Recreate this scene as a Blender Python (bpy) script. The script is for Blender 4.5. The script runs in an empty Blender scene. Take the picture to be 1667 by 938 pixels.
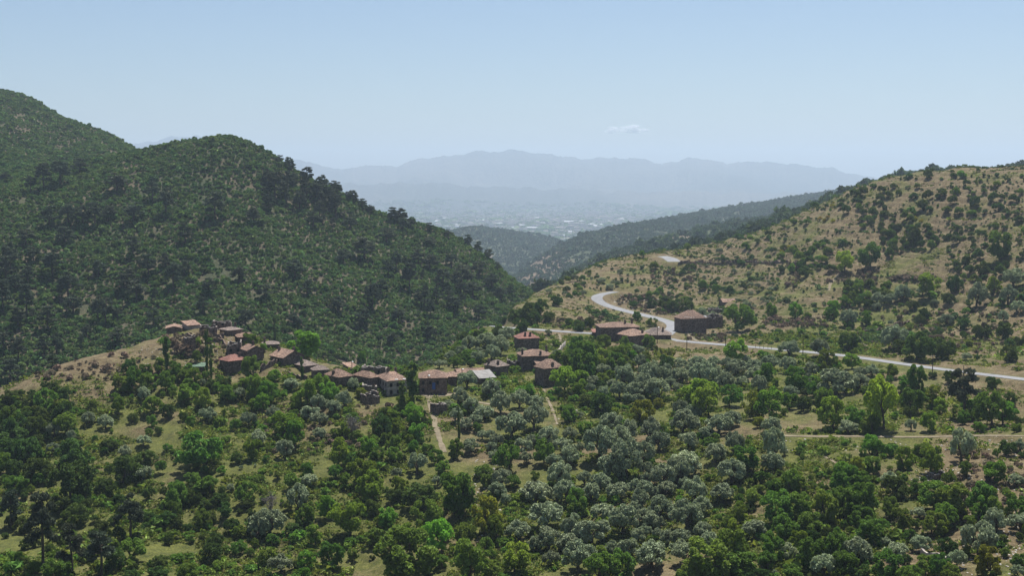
import bpy, bmesh, math, random
import numpy as np
from mathutils import Vector, Matrix
R = math.radians
rng = np.random.default_rng(11)
random.seed(11)
sc = bpy.context.scene
COL = sc.collection

# ------------------------------------------------------------------ camera, light, exposure
F = 2012.0                       # focal length in pixels of the 1667 px wide photograph
TH = math.atan((469 - 290) / F)  # tilt below the horizon
CT, ST = math.cos(TH), math.sin(TH)
cam = bpy.data.cameras.new('camera')
cam.sensor_width = 36.0
cam.lens = 36.0 * F / 1667.0
cam.clip_start = 0.5
cam.clip_end = 80000
camo = bpy.data.objects.new('camera', cam)
COL.objects.link(camo)
camo.rotation_euler = (math.pi / 2 - TH, 0, 0)
sc.camera = camo

SUN_EL, SUN_AZ = 68.0, 22.0      # azimuth to the right of the view direction
w = bpy.data.worlds.new('World')
sc.world = w
w.use_nodes = True
nt = w.node_tree
bg = nt.nodes['Background']
sky = nt.nodes.new('ShaderNodeTexSky')
sky.sky_type = 'NISHITA'
sky.sun_disc = False
sky.sun_elevation = R(SUN_EL)
sky.sun_rotation = R(SUN_AZ)
sky.altitude = 400
sky.air_density = 1.0
sky.dust_density = 1.0
sky.ozone_density = 4.0
nt.links.new(sky.outputs[0], bg.inputs[0])
bg.inputs[1].default_value = 0.058
sl = bpy.data.lights.new('sun', 'SUN')
sl.energy = 5.0
sl.angle = R(0.5)
sl.color = (1.0, 0.975, 0.93)
so = bpy.data.objects.new('sun', sl)
COL.objects.link(so)
sd = Vector((math.sin(R(SUN_AZ)) * math.cos(R(SUN_EL)), math.cos(R(SUN_AZ)) * math.cos(R(SUN_EL)), math.sin(R(SUN_EL))))
so.rotation_euler = sd.to_track_quat('Z', 'Y').to_euler()
sc.view_settings.view_transform = 'Standard'
sc.view_settings.look = 'None'
sc.view_settings.exposure = 0.81
sc.view_settings.gamma = 1.0
sc.cycles.max_bounces = 6
sc.cycles.diffuse_bounces = 3
sc.cycles.glossy_bounces = 1
sc.cycles.transmission_bounces = 2
sc.cycles.volume_bounces = 0
sc.cycles.transparent_max_bounces = 32
sc.cycles.use_denoising = True

# ------------------------------------------------------------------ pixel <-> world
def ray(u, v):
    u = np.asarray(u, float); v = np.asarray(v, float)
    xr = (u - 833.5) / F; yu = (469 - v) / F
    den = CT + yu * ST
    return xr / den, (yu * CT - ST) / den       # a = X/Y, t = Z/Y

# ------------------------------------------------------------------ noise
def _lat(ix, iy, seed):
    h = (ix.astype(np.int64) * 374761393 + iy.astype(np.int64) * 668265263 + seed * 982451653) & 0x7fffffff
    h = ((h ^ (h >> 13)) * 1274126177) & 0x7fffffff
    h = (h ^ (h >> 16)) & 0xffff
    return h / 65535.0 * 2 - 1
def vnoise(x, y, seed=0):
    ix = np.floor(x); iy = np.floor(y)
    fx = x - ix; fy = y - iy
    fx = fx * fx * (3 - 2 * fx); fy = fy * fy * (3 - 2 * fy)
    a = _lat(ix, iy, seed); b = _lat(ix + 1, iy, seed); c = _lat(ix, iy + 1, seed); d = _lat(ix + 1, iy + 1, seed)
    return (a * (1 - fx) + b * fx) * (1 - fy) + (c * (1 - fx) + d * fx) * fy
def fbm(x, y, octs=4, seed=0, gain=0.5):
    s = 0; a = 1.0
    for k in range(octs):
        s = s + a * vnoise(x * 2 ** k, y * 2 ** k, seed + k * 17); a *= gain
    return s

# ------------------------------------------------------------------ terrain: control points (u, v, depth) read as places in the valley
class TPS:
    def __init__(s, pts, lam=1e-5):
        P = np.array(pts, float)
        s.c = P[:, :2] * np.array([[2.0, 1.0]]); n = len(P)
        K = s.k(s.c, s.c) + lam * np.eye(n)
        Q = np.hstack([np.ones((n, 1)), s.c])
        A = np.block([[K, Q], [Q.T, np.zeros((3, 3))]])
        s.w = np.linalg.solve(A, np.concatenate([P[:, 2], np.zeros(3)]))
    @staticmethod
    def k(a, b):
        d2 = ((a[:, None, :] - b[None, :, :]) ** 2).sum(-1)
        return 0.5 * d2 * np.log(d2 + 1e-12)
    def __call__(s, a, ly):
        sh = a.shape; p = np.stack([a.ravel() * 2, ly.ravel()], 1); out = np.empty(len(p))
        for i in range(0, len(p), 20000):
            q = p[i:i + 20000]
            out[i:i + 20000] = s.k(q, s.c) @ s.w[:-3] + s.w[-3] + q @ s.w[-2:]
        return out.reshape(sh)
def comp(pts, crest, drops=((1.12, -30), (1.4, -130), (2.0, -330)), extra=()):
    L = []
    for (u, v, Y) in list(pts) + list(crest):
        a, t = ray(u, v); L.append((a, math.log(Y), t))
    for (u, v, Y) in crest[::2]:
        a, t = ray(u, v)
        for k, dz in drops:
            L.append((a, math.log(Y * k), (t * Y + dz) / (Y * k)))
    for (a, Y, z) in extra: L.append((a, math.log(Y), z / Y))
    return TPS(L)

A_pts = [(-250,938,290),(0,938,290),(350,938,295),(700,938,290),(1000,938,280),(1300,938,265),(1667,938,245),(1950,938,235),
 (-250,830,340),(0,800,350),(350,800,350),(700,790,345),(1000,790,335),(1300,800,315),(1667,800,295),(1950,800,280),
 (-250,740,400),(0,710,400),(200,690,405),(400,690,405),(600,690,395),(800,700,390),(1000,690,395),(1200,690,380),(1450,712,350),(1667,712,335),(1950,712,320),
 (380,605,450),(500,612,445),(620,643,425),(720,641,430),(800,612,462),(885,630,445),
 (830,560,530),(790,537,590),(860,537,580),(940,543,565),(1020,553,550),(1100,556,545),(1180,565,525),(1300,577,490),(1400,586,475),(1518,603,440),(1667,622,405),(1950,650,350),
 (1100,600,480),(1000,600,475),(1250,640,430),(1500,660,395),(1667,680,365),
 (985,487,720),(970,500,690),(1040,512,660),(1100,525,625),(1140,538,600),(1250,522,600),(1400,522,585),(1550,525,550),(1667,545,510),(1950,570,470),
 (1100,470,740),(1300,440,700),(1450,380,710),(1600,350,680),(1667,400,620),(1300,495,625),(1500,440,640),(1050,475,735),(1200,430,770),(1667,460,570),
 (700,660,415),(560,660,410)]
A_cr1 = [(-250,700,440),(0,640,440),(60,612,455),(120,590,465),(200,568,475),(260,548,482),(330,533,488),(400,545,488),(450,560,483),(520,590,470),(580,600,462),(640,606,458)]
A_cr2 = [(690,590,520),(740,563,560),(790,535,600),(820,517,660),(860,492,740),(900,470,780),(950,440,830),(1000,427,880),(1085,417,905),(1130,402,890),(1200,388,880),(1290,355,850),(1380,315,820),(1440,292,800),(1500,281,780),(1560,275,760),(1667,274,740),(1950,260,700)]
A_ex = [(a, Y, z) for a in (-.6, -.3, 0, .3, .6) for (Y, z) in ((20, -13), (60, -37), (140, -66), (220, -80))]
B_pts = [(-250,650,560),(0,640,570),(150,600,590),(300,570,600),(450,590,600),(600,600,620),(700,580,660),(800,530,760),(850,495,850),
 (-250,480,680),(0,450,690),(150,430,720),(300,420,720),(450,430,730),(600,450,760),(700,450,800),(780,460,840),
 (0,330,800),(100,320,810),(205,290,840),(300,270,845),(400,290,840),(500,350,830),(600,390,850),(-250,300,850),
 (0,280,920),(100,268,960),(0,215,1080),(100,232,1080),(260,300,1200),(400,390,1200),(600,430,1150),(205,252,940),(260,240,920)]
B_cr = [(310,230,905),(350,224,900),(380,225,900),(410,237,900),(440,255,900),(470,272,900),(500,292,905),(540,312,910),(570,327,910),(600,345,915),(640,361,920),(680,369,920),(720,381,920),(760,403,920),(800,430,920),(830,453,920),(860,476,925),(900,512,930)]
B_cr2 = [(-250,90,1250),(0,150,1250),(60,166,1250),(110,195,1240),(160,224,1220),(205,249,1200)]
far = lambda L, k: [(u, v, Y * k) for u, v, Y in L]
C1 = comp(far([(750,460,1900),(850,450,2000),(950,450,2000),(820,410,2250)], 1.5), far([(640,420,2400),(700,396,2450),(735,379,2500),(765,370,2500),(800,374,2550),(850,383,2560),(890,388,2600),(915,397,2600),(960,420,2650)], 1.5))
C2 = comp(far([(830,490,1300),(900,480,1350),(1000,440,1500),(1100,402,1700),(1250,372,1900),(1700,360,2100)], 1.5), far([(830,457,1700),(870,425,1900),(910,402,2100),(960,386,2300),(1000,378,2400),(1060,364,2500),(1120,351,2600),(1200,340,2700),(1260,330,2750),(1320,318,2800),(1370,311,2850),(1450,302,2900),(1700,300,3000)], 1.5))
C3 = comp(far([(900,500,1050),(1000,460,1150),(1160,420,1250),(1400,400,1300)], 1.25), far([(870,490,1250),(900,470,1330),(950,441,1400),(1000,419,1450),(1060,401,1500),(1100,388,1550),(1160,375,1600),(1250,357,1650),(1400,332,1700)], 1.25))
C4 = comp([(1400,340,1150),(1667,330,1150)], [(1360,322,1320),(1410,303,1330),(1485,285,1350),(1520,278,1350),(1560,280,1350),(1600,281,1350),(1640,276,1350),(1700,271,1350),(1950,262,1350)])
CA = comp(A_pts, A_cr1 + A_cr2[1:], drops=((1.14, -32), (1.45, -150), (2.2, -420)), extra=A_ex)
CB = comp(B_pts, B_cr + B_cr2, drops=((1.10, -35), (1.4, -160), (2.2, -420)))
PLAIN = -322.0

NA = 820
ga = np.linspace(-0.63, 0.63, NA)
gy = np.concatenate([np.geomspace(20, 220, 40)[:-1], np.geomspace(220, 1000, 620)[:-1], np.geomspace(1000, 5200, 220)[:-1], np.geomspace(5200, 24000, 120)])
NY = len(gy)
AA, YY = np.meshgrid(ga, gy, indexing='ij')
LY = np.log(YY); XX = AA * YY
Uapx = AA * F + 833.5
comps = []
def addc(f, lo, hi):
    T = np.full(AA.shape, -9.0)
    j0 = np.searchsorted(gy, lo); j1 = np.searchsorted(gy, hi)
    T[:, j0:j1] = f(AA[:, j0:j1], LY[:, j0:j1])
    comps.append(T * YY)
addc(CA, 1, 1500); addc(CB, 430, 2200); addc(C1, 2200, 6500); addc(C2, 1600, 6500); addc(C3, 1100, 4000); addc(C4, 1050, 2600)
comps[0] += np.where(YY < 1100, 1, 0) * (0.8 * fbm(XX / 34, YY / 34, 3, 3) + 0.32 * fbm(XX / 6, YY / 6, 3, 5))
msk = np.clip((700 - Uapx) / 120, 0, 1) * np.clip((425 - YY) / 40, 0, 1) + 0.55 * np.clip((Uapx - 1150) / 120, 0, 1) * np.clip((340 - YY) / 30, 0, 1)
comps[0] += msk * (3.0 * fbm(XX / 42 + YY / 90, YY / 60, 2, 63) - 2.2 * np.abs(vnoise((XX + YY * .5) / 38, YY / 120, 66)))
# old cultivation terraces on the near hillsides
ter = np.abs(((comps[0] + 1.5 * fbm(XX / 60, YY / 60, 2, 9)) / 3.2) % 1.0 - 0.5) * 2
mr = np.clip((YY - 520) / 60, 0, 1) * np.clip((Uapx - 960) / 120, 0, 1)
comps[0] += (ter - 0.5) * (0.7 + 0.9 * mr)
comps[0] += mr * np.clip((900 - YY) / 200, 0, 1) * 2.0 * fbm(XX / 60 + YY / 130, YY / 75, 2, 88)
comps[1] += 2.6 * fbm(XX / 55, YY / 55, 3, 23) + 0.5 * fbm(XX / 12, YY / 12, 2, 29)
for k in (2, 3, 4, 5): comps[k] += 5.0 * fbm(XX / 150, YY / 150, 4, 31 + k) + 3.0 * np.abs(fbm(XX / 60, YY / 60, 3, 71 + k))
plain = PLAIN + 6 * fbm(XX / 900, YY / 900, 3, 41)
comps.append(plain)
# far mountains
def mount(us, vs, Yc, Yb, seed, amp):
    cr = np.interp(Uapx, us, vs)
    cr = cr + (2.6 * fbm(Uapx / 26, np.zeros_like(Uapx) + seed, 4, seed) + .9 * vnoise(Uapx / 4, np.zeros_like(Uapx), seed)) * (YY > 0)
    _, tc = ray(Uapx[:, :], cr)
    zc = tc * Yc
    s = np.clip((YY - Yb) / (Yc - Yb), 0, 1); back = np.clip((YY - Yc) / (Yc * 0.25), 0, 1)
    prof = np.where(YY < Yc, 0.25 * s + 0.75 * s ** 1.7, 1 - 0.8 * back)
    z = PLAIN + (zc - PLAIN) * prof
    rid = np.abs(fbm(XX / 1900 + 3, YY / 2600, 5, seed))
    z = z - amp * rid * s * (1.0 - 0.86 * np.clip(1 - np.abs(YY - Yc) / 1500, 0, 1)) + 14 * fbm(XX / 260, YY / 400, 3, seed + 3) * s
    return np.where(YY < Yb, -900, z)
E1u = [-400,0,150,250,320,345,430,470,500,540,600,650,690,740,780,830,870,930,980,1040,1080,1110,1150,1180,1225,1260,1310,1350,1400,1440,1500,1700,2100]
E1v = [245,240,232,223,217,220,239,249,258,268,265,262,252,250,245,239,247,252,254,256,263,258,253,261,255,261,265,270,280,288,300,305,310]
E2u = [-400,300,450,560,700,780,900,1000,1150,1300,1450,1700,2100]
E2v = [300,285,288,300,298,300,306,310,309,312,318,322,325]
comps.append(mount(E1u, E1v, 17500.0, 12200.0, 51, 330))
comps.append(mount(E2u, E2v, 13800.0, 11600.0, 57, 160))
H = np.max(comps, 0); WHO = np.argmax(comps, 0)

def grid_lookup(x, y):
    x = np.asarray(x, float); y = np.asarray(y, float)
    fa = np.clip((x / y - ga[0]) / (ga[1] - ga[0]), 0, NA - 1.001); i = fa.astype(int); fa = fa - i
    j = np.clip(np.searchsorted(gy, y) - 1, 0, NY - 2); fy = np.clip((y - gy[j]) / (gy[j + 1] - gy[j]), 0, 1)
    return i, j, fa, fy
def ground(x, y):
    i, j, fa, fy = grid_lookup(x, y)
    return (H[i, j] * (1 - fa) + H[i + 1, j] * fa) * (1 - fy) + (H[i, j + 1] * (1 - fa) + H[i + 1, j + 1] * fa) * fy
def hits(us, vs, ymin=150.0):
    a, t = ray(us, vs); a = np.atleast_1d(a); t = np.atleast_1d(t)
    fa = np.clip((a - ga[0]) / (ga[1] - ga[0]), 0, NA - 1.001); i = fa.astype(int); fa = fa - i
    out = np.zeros((len(a), 3)); j0 = np.searchsorted(gy, ymin)
    for k in range(len(a)):
        T = (H[i[k], j0:] * (1 - fa[k]) + H[i[k] + 1, j0:] * fa[k]) / gy[j0:]
        m = T >= t[k]
        if not m.any(): j = len(T) - 1; Y = gy[-1]
        else:
            j = int(np.argmax(m))
            if j == 0: Y = gy[j0]
            else:
                f = (t[k] - T[j - 1]) / (T[j] - T[j - 1]); Y = gy[j0 + j - 1] + f * (gy[j0 + j] - gy[j0 + j - 1])
        out[k] = (a[k] * Y, Y, t[k] * Y)
    return out
def project(x, y, z):
    dx = np.asarray(x); dep = y * CT - z * ST; up = y * ST + z * CT
    return 833.5 + F * dx / dep, 469 - F * up / dep

# ------------------------------------------------------------------ roads and tracks: smooth the way, bench the ground under it
ROADS = {
 'road': (5.4, 'road', [(786,532),(830,536),(880,540),(940,544),(1000,548),(1040,551),(1065,554),(1100,557),(1150,562),(1200,566),(1250,570),(1300,575),(1350,579),(1400,585),(1450,593),(1500,600),(1550,607),(1600,613),(1667,621),(1760,633),(1900,650)]),
 'road_bend': (6.6, 'road', [(1072,554),(1086,546),(1098,534),(1092,527),(1060,518),(1020,509),(992,501),(972,494),(967,488),(976,481),(1002,477)]),
 'road_upper': (9.0, 'road', [(1098,428),(1090,422),(1078,419)]),
 'track': (1.7, 'dirt', [(697,646),(702,665),(708,690),(715,715),(723,738)]),
 'track_terrace': (2.1, 'dirt', [(1262,712),(1330,714),(1400,713),(1470,715),(1540,714),(1600,712),(1655,713),(1720,714)]),
 'footpath': (0.8, 'dirt', [(884,633),(888,645),(896,660),(902,675),(907,692)]),
 'footpath_hill': (1.3, 'dirt', [(1366,447),(1352,461),(1349,474)]),
 'track_hill': (2.0, 'dirt', [(1180,523),(1240,517),(1320,516),(1400,516)]),
 'footpath_bank': (1.1, 'dirt', [(1118,543),(1128,552),(1135,557)]),
 'footpath_garden': (1.1, 'dirt', [(910,545),(913,556),(906,564),(896,561)]),
 'footpath_roadside': (1.1, 'dirt', [(1396,548),(1404,560),(1412,568)]),
 'footpath_lower': (1.1, 'dirt', [(1338,742),(1356,752),(1372,764)]),
 'yard': (6.0, 'dirt', [(690,646),(715,645),(742,641)]),
 'track_grove': (2.0, 'dirt', [(744,652),(775,655),(800,660)]),
}
ways = {}
H0 = H.copy()
for nm, (wd, kind, px) in ROADS.items():
    P = hits([p[0] for p in px], [p[1] for p in px])
    d = np.concatenate([[0], np.cumsum(np.linalg.norm(np.diff(P[:, :2], axis=0), axis=1))])
    n = max(8, int(d[-1] / 1.0)); s = np.linspace(0, d[-1], n)
    Q = np.stack([np.interp(s, d, P[:, k]) for k in range(3)], 1)
    k = max(3, int(n / max(3, len(px)) * 0.9)) | 1
    for _ in range(2):
        pad = np.concatenate([2 * Q[:1] - Q[1:k // 2 + 1][::-1], Q, 2 * Q[-1:] - Q[-k // 2:-1][::-1][:k // 2]])
        c = np.cumsum(np.vstack([np.zeros(3), pad]), 0)
        Qs = (c[k:] - c[:-k]) / k
        if len(Qs) == n: Q = Qs
    Q[:, 2] += 0.7 if kind == 'road' else 0.5 if nm == 'track_terrace' else 0.2
    ways[nm] = (wd, kind, Q)
    j0 = max(0, np.searchsorted(gy, Q[:, 1].min() - 25)); j1 = np.searchsorted(gy, Q[:, 1].max() + 25)
    am, aM = (Q[:, 0] / Q[:, 1]).min() - .05, (Q[:, 0] / Q[:, 1]).max() + .05
    i0 = max(0, np.searchsorted(ga, am)); i1 = np.searchsorted(ga, aM)
    gx = XX[i0:i1, j0:j1].ravel(); gY = YY[i0:i1, j0:j1].ravel(); hz = H[i0:i1, j0:j1].ravel().copy()
    for b in range(0, len(gx), 20000):
        D2 = (gx[b:b + 20000, None] - Q[None, :, 0]) ** 2 + (gY[b:b + 20000, None] - Q[None, :, 1]) ** 2
        m = D2.argmin(1); dd = np.sqrt(D2[np.arange(len(m)), m])
        core = wd / 2 + (1.6 if kind == 'road' else 0.7); blend = 5.0 if kind == 'road' else 2.0
        f = np.clip((dd - core) / blend, 0, 1); f = f * f * (3 - 2 * f)
        hz[b:b + 20000] = (Q[m, 2] - 0.08) * (1 - f) + hz[b:b + 20000] * f
    H[i0:i1, j0:j1] = hz.reshape(i1 - i0, j1 - j0)

# ------------------------------------------------------------------ materials
def mat(name, rough=0.9):
    m = bpy.data.materials.new(name); m.use_nodes = True
    b = m.node_tree.nodes['Principled BSDF']; b.inputs['Roughness'].default_value = rough
    b.inputs['Specular IOR Level'].default_value = 0.2
    return m, m.node_tree, b
def N(t, typ, **kw):
    n = t.nodes.new(typ)
    for k, v in kw.items(): setattr(n, k, v)
    return n
def noise(t, scale, detail=4, coord=None, rough=0.55):
    n = N(t, 'ShaderNodeTexNoise'); n.inputs['Scale'].default_value = scale; n.inputs['Detail'].default_value = detail; n.inputs['Roughness'].default_value = rough
    if coord is not None: t.links.new(coord, n.inputs['Vector'])
    return n.outputs['Fac']
def ramp(t, fac, stops):
    r = N(t, 'ShaderNodeValToRGB'); e = r.color_ramp.elements
    while len(e) < len(stops): e.new(0.5)
    for el, (p, c) in zip(e, stops): el.position = p; el.color = (*c, 1) if len(c) == 3 else c
    t.links.new(fac, r.inputs[0]); return r.outputs[0]
def mixc(t, fac, a, b, mode='MIX'):
    m = N(t, 'ShaderNodeMix', data_type='RGBA', blend_type=mode)
    for s, val in ((0, fac), (6, a), (7, b)):
        if isinstance(val, (int, float)): m.inputs[s].default_value = val
        elif isinstance(val, tuple): m.inputs[s].default_value = (*val, 1)
        else: t.links.new(val, m.inputs[s])
    return m.outputs[2]
def math_(t, op, a, b):
    m = N(t, 'ShaderNodeMath', operation=op)
    for s, val in ((0, a), (1, b)):
        if isinstance(val, (int, float)): m.inputs[s].default_value = val
        else: t.links.new(val, m.inputs[s])
    return m.outputs[0]
def bump(t, b, h, strength, dist):
    n = N(t, 'ShaderNodeBump'); n.inputs['Strength'].default_value = strength; n.inputs['Distance'].default_value = dist
    t.links.new(h, n.inputs['Height']); t.links.new(n.outputs[0], b.inputs['Normal'])
def pos(t): return N(t, 'ShaderNodeNewGeometry').outputs['Position']
def objc(t): return N(t, 'ShaderNodeTexCoord').outputs['Object']

def ground_mat(name, scalef, cols_dry, cols_green, attr=True, bias=0.0):
    m, t, b = mat(name, 1.0)
    p = pos(t)
    n1 = noise(t, 0.045 / scalef, 5, p); n2 = noise(t, 0.35 / scalef, 5, p, 0.7); n3 = noise(t, 2.2 / scalef, 3, p, 0.7)
    dry = ramp(t, n2, [(0.28, cols_dry[0]), (0.5, cols_dry[1]), (0.72, cols_dry[2])])
    grn = ramp(t, n2, [(0.3, cols_green[0]), (0.7, cols_green[1])])
    a = N(t, 'ShaderNodeAttribute'); a.attribute_name = 'dry'
    f = math_(t, 'ADD', a.outputs['Fac'], math_(t, 'MULTIPLY', math_(t, 'SUBTRACT', n1, 0.5), 2.2))
    f = math_(t, 'ADD', f, math_(t, 'MULTIPLY', math_(t, 'SUBTRACT', n3, 0.5), 0.9))
    f = math_(t, 'ADD', f, bias)
    fr = N(t, 'ShaderNodeMapRange'); fr.inputs[1].default_value = 0.3; fr.inputs[2].default_value = 0.7
    t.links.new(f, fr.inputs[0])
    c = mixc(t, fr.outputs[0], grn, dry)
    sp = ramp(t, n3, [(0.33, (0.55, 0.55, 0.55)), (0.67, (1.28, 1.26, 1.22))])
    c = mixc(t, 1.0, c, sp, 'MULTIPLY')
    t.links.new(c, b.inputs['Base Color'])
    bump(t, b, n3, 0.7, 0.5 * scalef)
    return m
DRY = [(0.062, 0.044, 0.023), (0.122, 0.092, 0.049), (0.185, 0.152, 0.085)]
GRN = [(0.042, 0.052, 0.012), (0.118, 0.122, 0.028)]
M_ground = ground_mat('dry grass hillside', 1.0, DRY, GRN, bias=-0.07)
M_scrub = ground_mat('scrub hill soil', 1.3, [(0.05, 0.042, 0.026), (0.088, 0.072, 0.046), (0.135, 0.108, 0.07)], [(0.028, 0.036, 0.016), (0.05, 0.062, 0.026)])
M_ridge = ground_mat('wooded ridges', 8.0, [(0.08, 0.06, 0.038), (0.13, 0.095, 0.06), (0.18, 0.135, 0.09)], [(0.035, 0.048, 0.024), (0.07, 0.085, 0.042)])
M_mount = ground_mat('bare mountains', 110.0, [(0.05, 0.05, 0.04), (0.085, 0.078, 0.06), (0.12, 0.105, 0.08)], [(0.025, 0.033, 0.025), (0.045, 0.05, 0.036)])
def plain_mat():
    m, t, b = mat('plain fields', 1.0); p = pos(t)
    v = N(t, 'ShaderNodeTexVoronoi'); v.inputs['Scale'].default_value = 0.0045; t.links.new(p, v.inputs['Vector'])
    s = N(t, 'ShaderNodeSeparateColor'); t.links.new(v.outputs['Color'], s.inputs[0])
    c = ramp(t, s.outputs[0], [(0.0, (0.03, 0.045, 0.025)), (0.35, (0.07, 0.08, 0.04)), (0.6, (0.05, 0.07, 0.03)), (0.8, (0.24, 0.2, 0.13)), (1.0, (0.34, 0.29, 0.2))])
    n = noise(t, 0.02, 4, p)
    c = mixc(t, ramp(t, n, [(0.42, (0, 0, 0)), (0.56, (1, 1, 1))]), c, (0.035, 0.05, 0.025))
    t.links.new(c, b.inputs['Base Color']); return m
M_plain = plain_mat()
def simple_mat(name, c1, c2, scale, rough=0.85, coord='obj', bumpd=0.03, c3=None):
    m, t, b = mat(name, rough)
    p = objc(t) if coord == 'obj' else pos(t)
    n = noise(t, scale, 5, p, 0.65)
    st = [(0.3, c1), (0.7, c2)] if c3 is None else [(0.28, c1), (0.5, c2), (0.75, c3)]
    t.links.new(ramp(t, n, st), b.inputs['Base Color'])
    if bumpd: bump(t, b, n, 0.6, bumpd)
    return m
M_road = simple_mat('pale worn asphalt', (0.15, 0.15, 0.152), (0.215, 0.215, 0.218), 0.35, 0.9, 'pos', 0.01)
M_dirt = simple_mat('pale dirt', (0.11, 0.088, 0.056), (0.20, 0.165, 0.11), 0.5, 1.0, 'pos', 0.03)
M_wood = simple_mat('weathered wood', (0.05, 0.035, 0.025), (0.12, 0.085, 0.06), 3.0)
M_darkwood = simple_mat('dark timber', (0.035, 0.024, 0.018), (0.075, 0.05, 0.035), 2.0)
M_bark = simple_mat('bark', (0.05, 0.038, 0.028), (0.12, 0.095, 0.07), 4.0, 0.95)
M_barkpale = simple_mat('pale bark', (0.16, 0.14, 0.12), (0.28, 0.25, 0.22), 4.0, 0.95)
M_rock = simple_mat('pale limestone', (0.24, 0.21, 0.18), (0.52, 0.48, 0.42), 0.8, 0.95, 'pos', 0.05)
M_cut = simple_mat('rocky cutting', (0.10, 0.08, 0.055), (0.24, 0.19, 0.13), 0.5, 0.95, 'pos', 0.3)
M_dark = simple_mat('dark opening', (0.006, 0.005, 0.005), (0.012, 0.011, 0.01), 1.0, 0.7, 'obj', 0)
M_white = simple_mat('white paint', (0.7, 0.7, 0.68), (0.82, 0.82, 0.8), 1.0, 0.6, 'obj', 0)
M_blue = simple_mat('blue paint', (0.03, 0.07, 0.22), (0.06, 0.12, 0.32), 2.0, 0.6, 'obj', 0)
M_metal = simple_mat('grey metal', (0.25, 0.25, 0.26), (0.38, 0.38, 0.39), 2.0, 0.5, 'obj', 0)
M_concrete = simple_mat('bleached concrete sheet', (0.15, 0.14, 0.13), (0.27, 0.26, 0.24), 0.6, 0.8)
def stone_wall_mat(name, a, b_, c):
    m, t, b = mat(name, 0.95); p = objc(t)
    v = N(t, 'ShaderNodeTexVoronoi'); v.inputs['Scale'].default_value = 2.6; t.links.new(p, v.inputs['Vector'])
    s = N(t, 'ShaderNodeSeparateColor'); t.links.new(v.outputs['Color'], s.inputs[0])
    col = ramp(t, s.outputs[0], [(0.1, a), (0.5, b_), (0.95, c)])
    n = noise(t, 0.45, 5, p, 0.7)
    col = mixc(t, 1.0, col, ramp(t, n, [(0.3, (0.55, 0.52, 0.5)), (0.7, (1.15, 1.1, 1.05))]), 'MULTIPLY')
    t.links.new(col, b.inputs['Base Color']); bump(t, b, v.outputs['Distance'], 0.8, 0.08)
    return m
M_stone = stone_wall_mat('brown rubble stone', (0.085, 0.062, 0.052), (0.145, 0.108, 0.088), (0.24, 0.185, 0.15))
M_stone2 = stone_wall_mat('reddish rubble stone', (0.10, 0.065, 0.05), (0.17, 0.115, 0.085), (0.25, 0.18, 0.14))
M_plaster = stone_wall_mat('pale worn plaster', (0.26, 0.235, 0.21), (0.33, 0.30, 0.27), (0.42, 0.39, 0.35))
M_cap = simple_mat('pale mortar and rubble', (0.22, 0.18, 0.15), (0.46, 0.41, 0.36), 0.9, 0.95)
def tile_mat(name, a, b_, c):
    m, t, b = mat(name, 0.9); p = objc(t)
    n = noise(t, 1.6, 4, p, 0.75); n2 = noise(t, 0.22, 3, p)
    v = N(t, 'ShaderNodeTexVoronoi'); v.inputs['Scale'].default_value = 3.2; t.links.new(p, v.inputs['Vector'])
    s = N(t, 'ShaderNodeSeparateColor'); t.links.new(v.outputs['Color'], s.inputs[0])
    f = math_(t, 'ADD', math_(t, 'MULTIPLY', n, 0.6), math_(t, 'MULTIPLY', s.outputs[0], 0.4))
    col = ramp(t, f, [(0.25, a), (0.5, b_), (0.78, c)])
    col = mixc(t, 1.0, col, ramp(t, n2, [(0.3, (0.72, 0.72, 0.74)), (0.7, (1.12, 1.08, 1.04))]), 'MULTIPLY')
    t.links.new(col, b.inputs['Base Color']); bump(t, b, f, 0.9, 0.12)
    return m
T_pink = tile_mat('old pinkish tiles', (0.09, 0.058, 0.045), (0.205, 0.132, 0.096), (0.36, 0.255, 0.19))
T_red = tile_mat('red tiles', (0.13, 0.062, 0.05), (0.22, 0.105, 0.08), (0.29, 0.16, 0.125))
T_grey = tile_mat('greyed tiles', (0.085, 0.068, 0.06), (0.165, 0.13, 0.11), (0.27, 0.22, 0.185))
T_green = tile_mat('mossy flat roof', (0.05, 0.09, 0.06), (0.09, 0.14, 0.095), (0.14, 0.19, 0.14))
T_brown = tile_mat('weathered brown tiles', (0.07, 0.046, 0.037), (0.165, 0.105, 0.076), (0.30, 0.205, 0.15))
TILES = {'brown': T_brown, 'pink': T_pink, 'red': T_red, 'grey': T_grey, 'pale': M_concrete, 'green': T_green}

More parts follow.
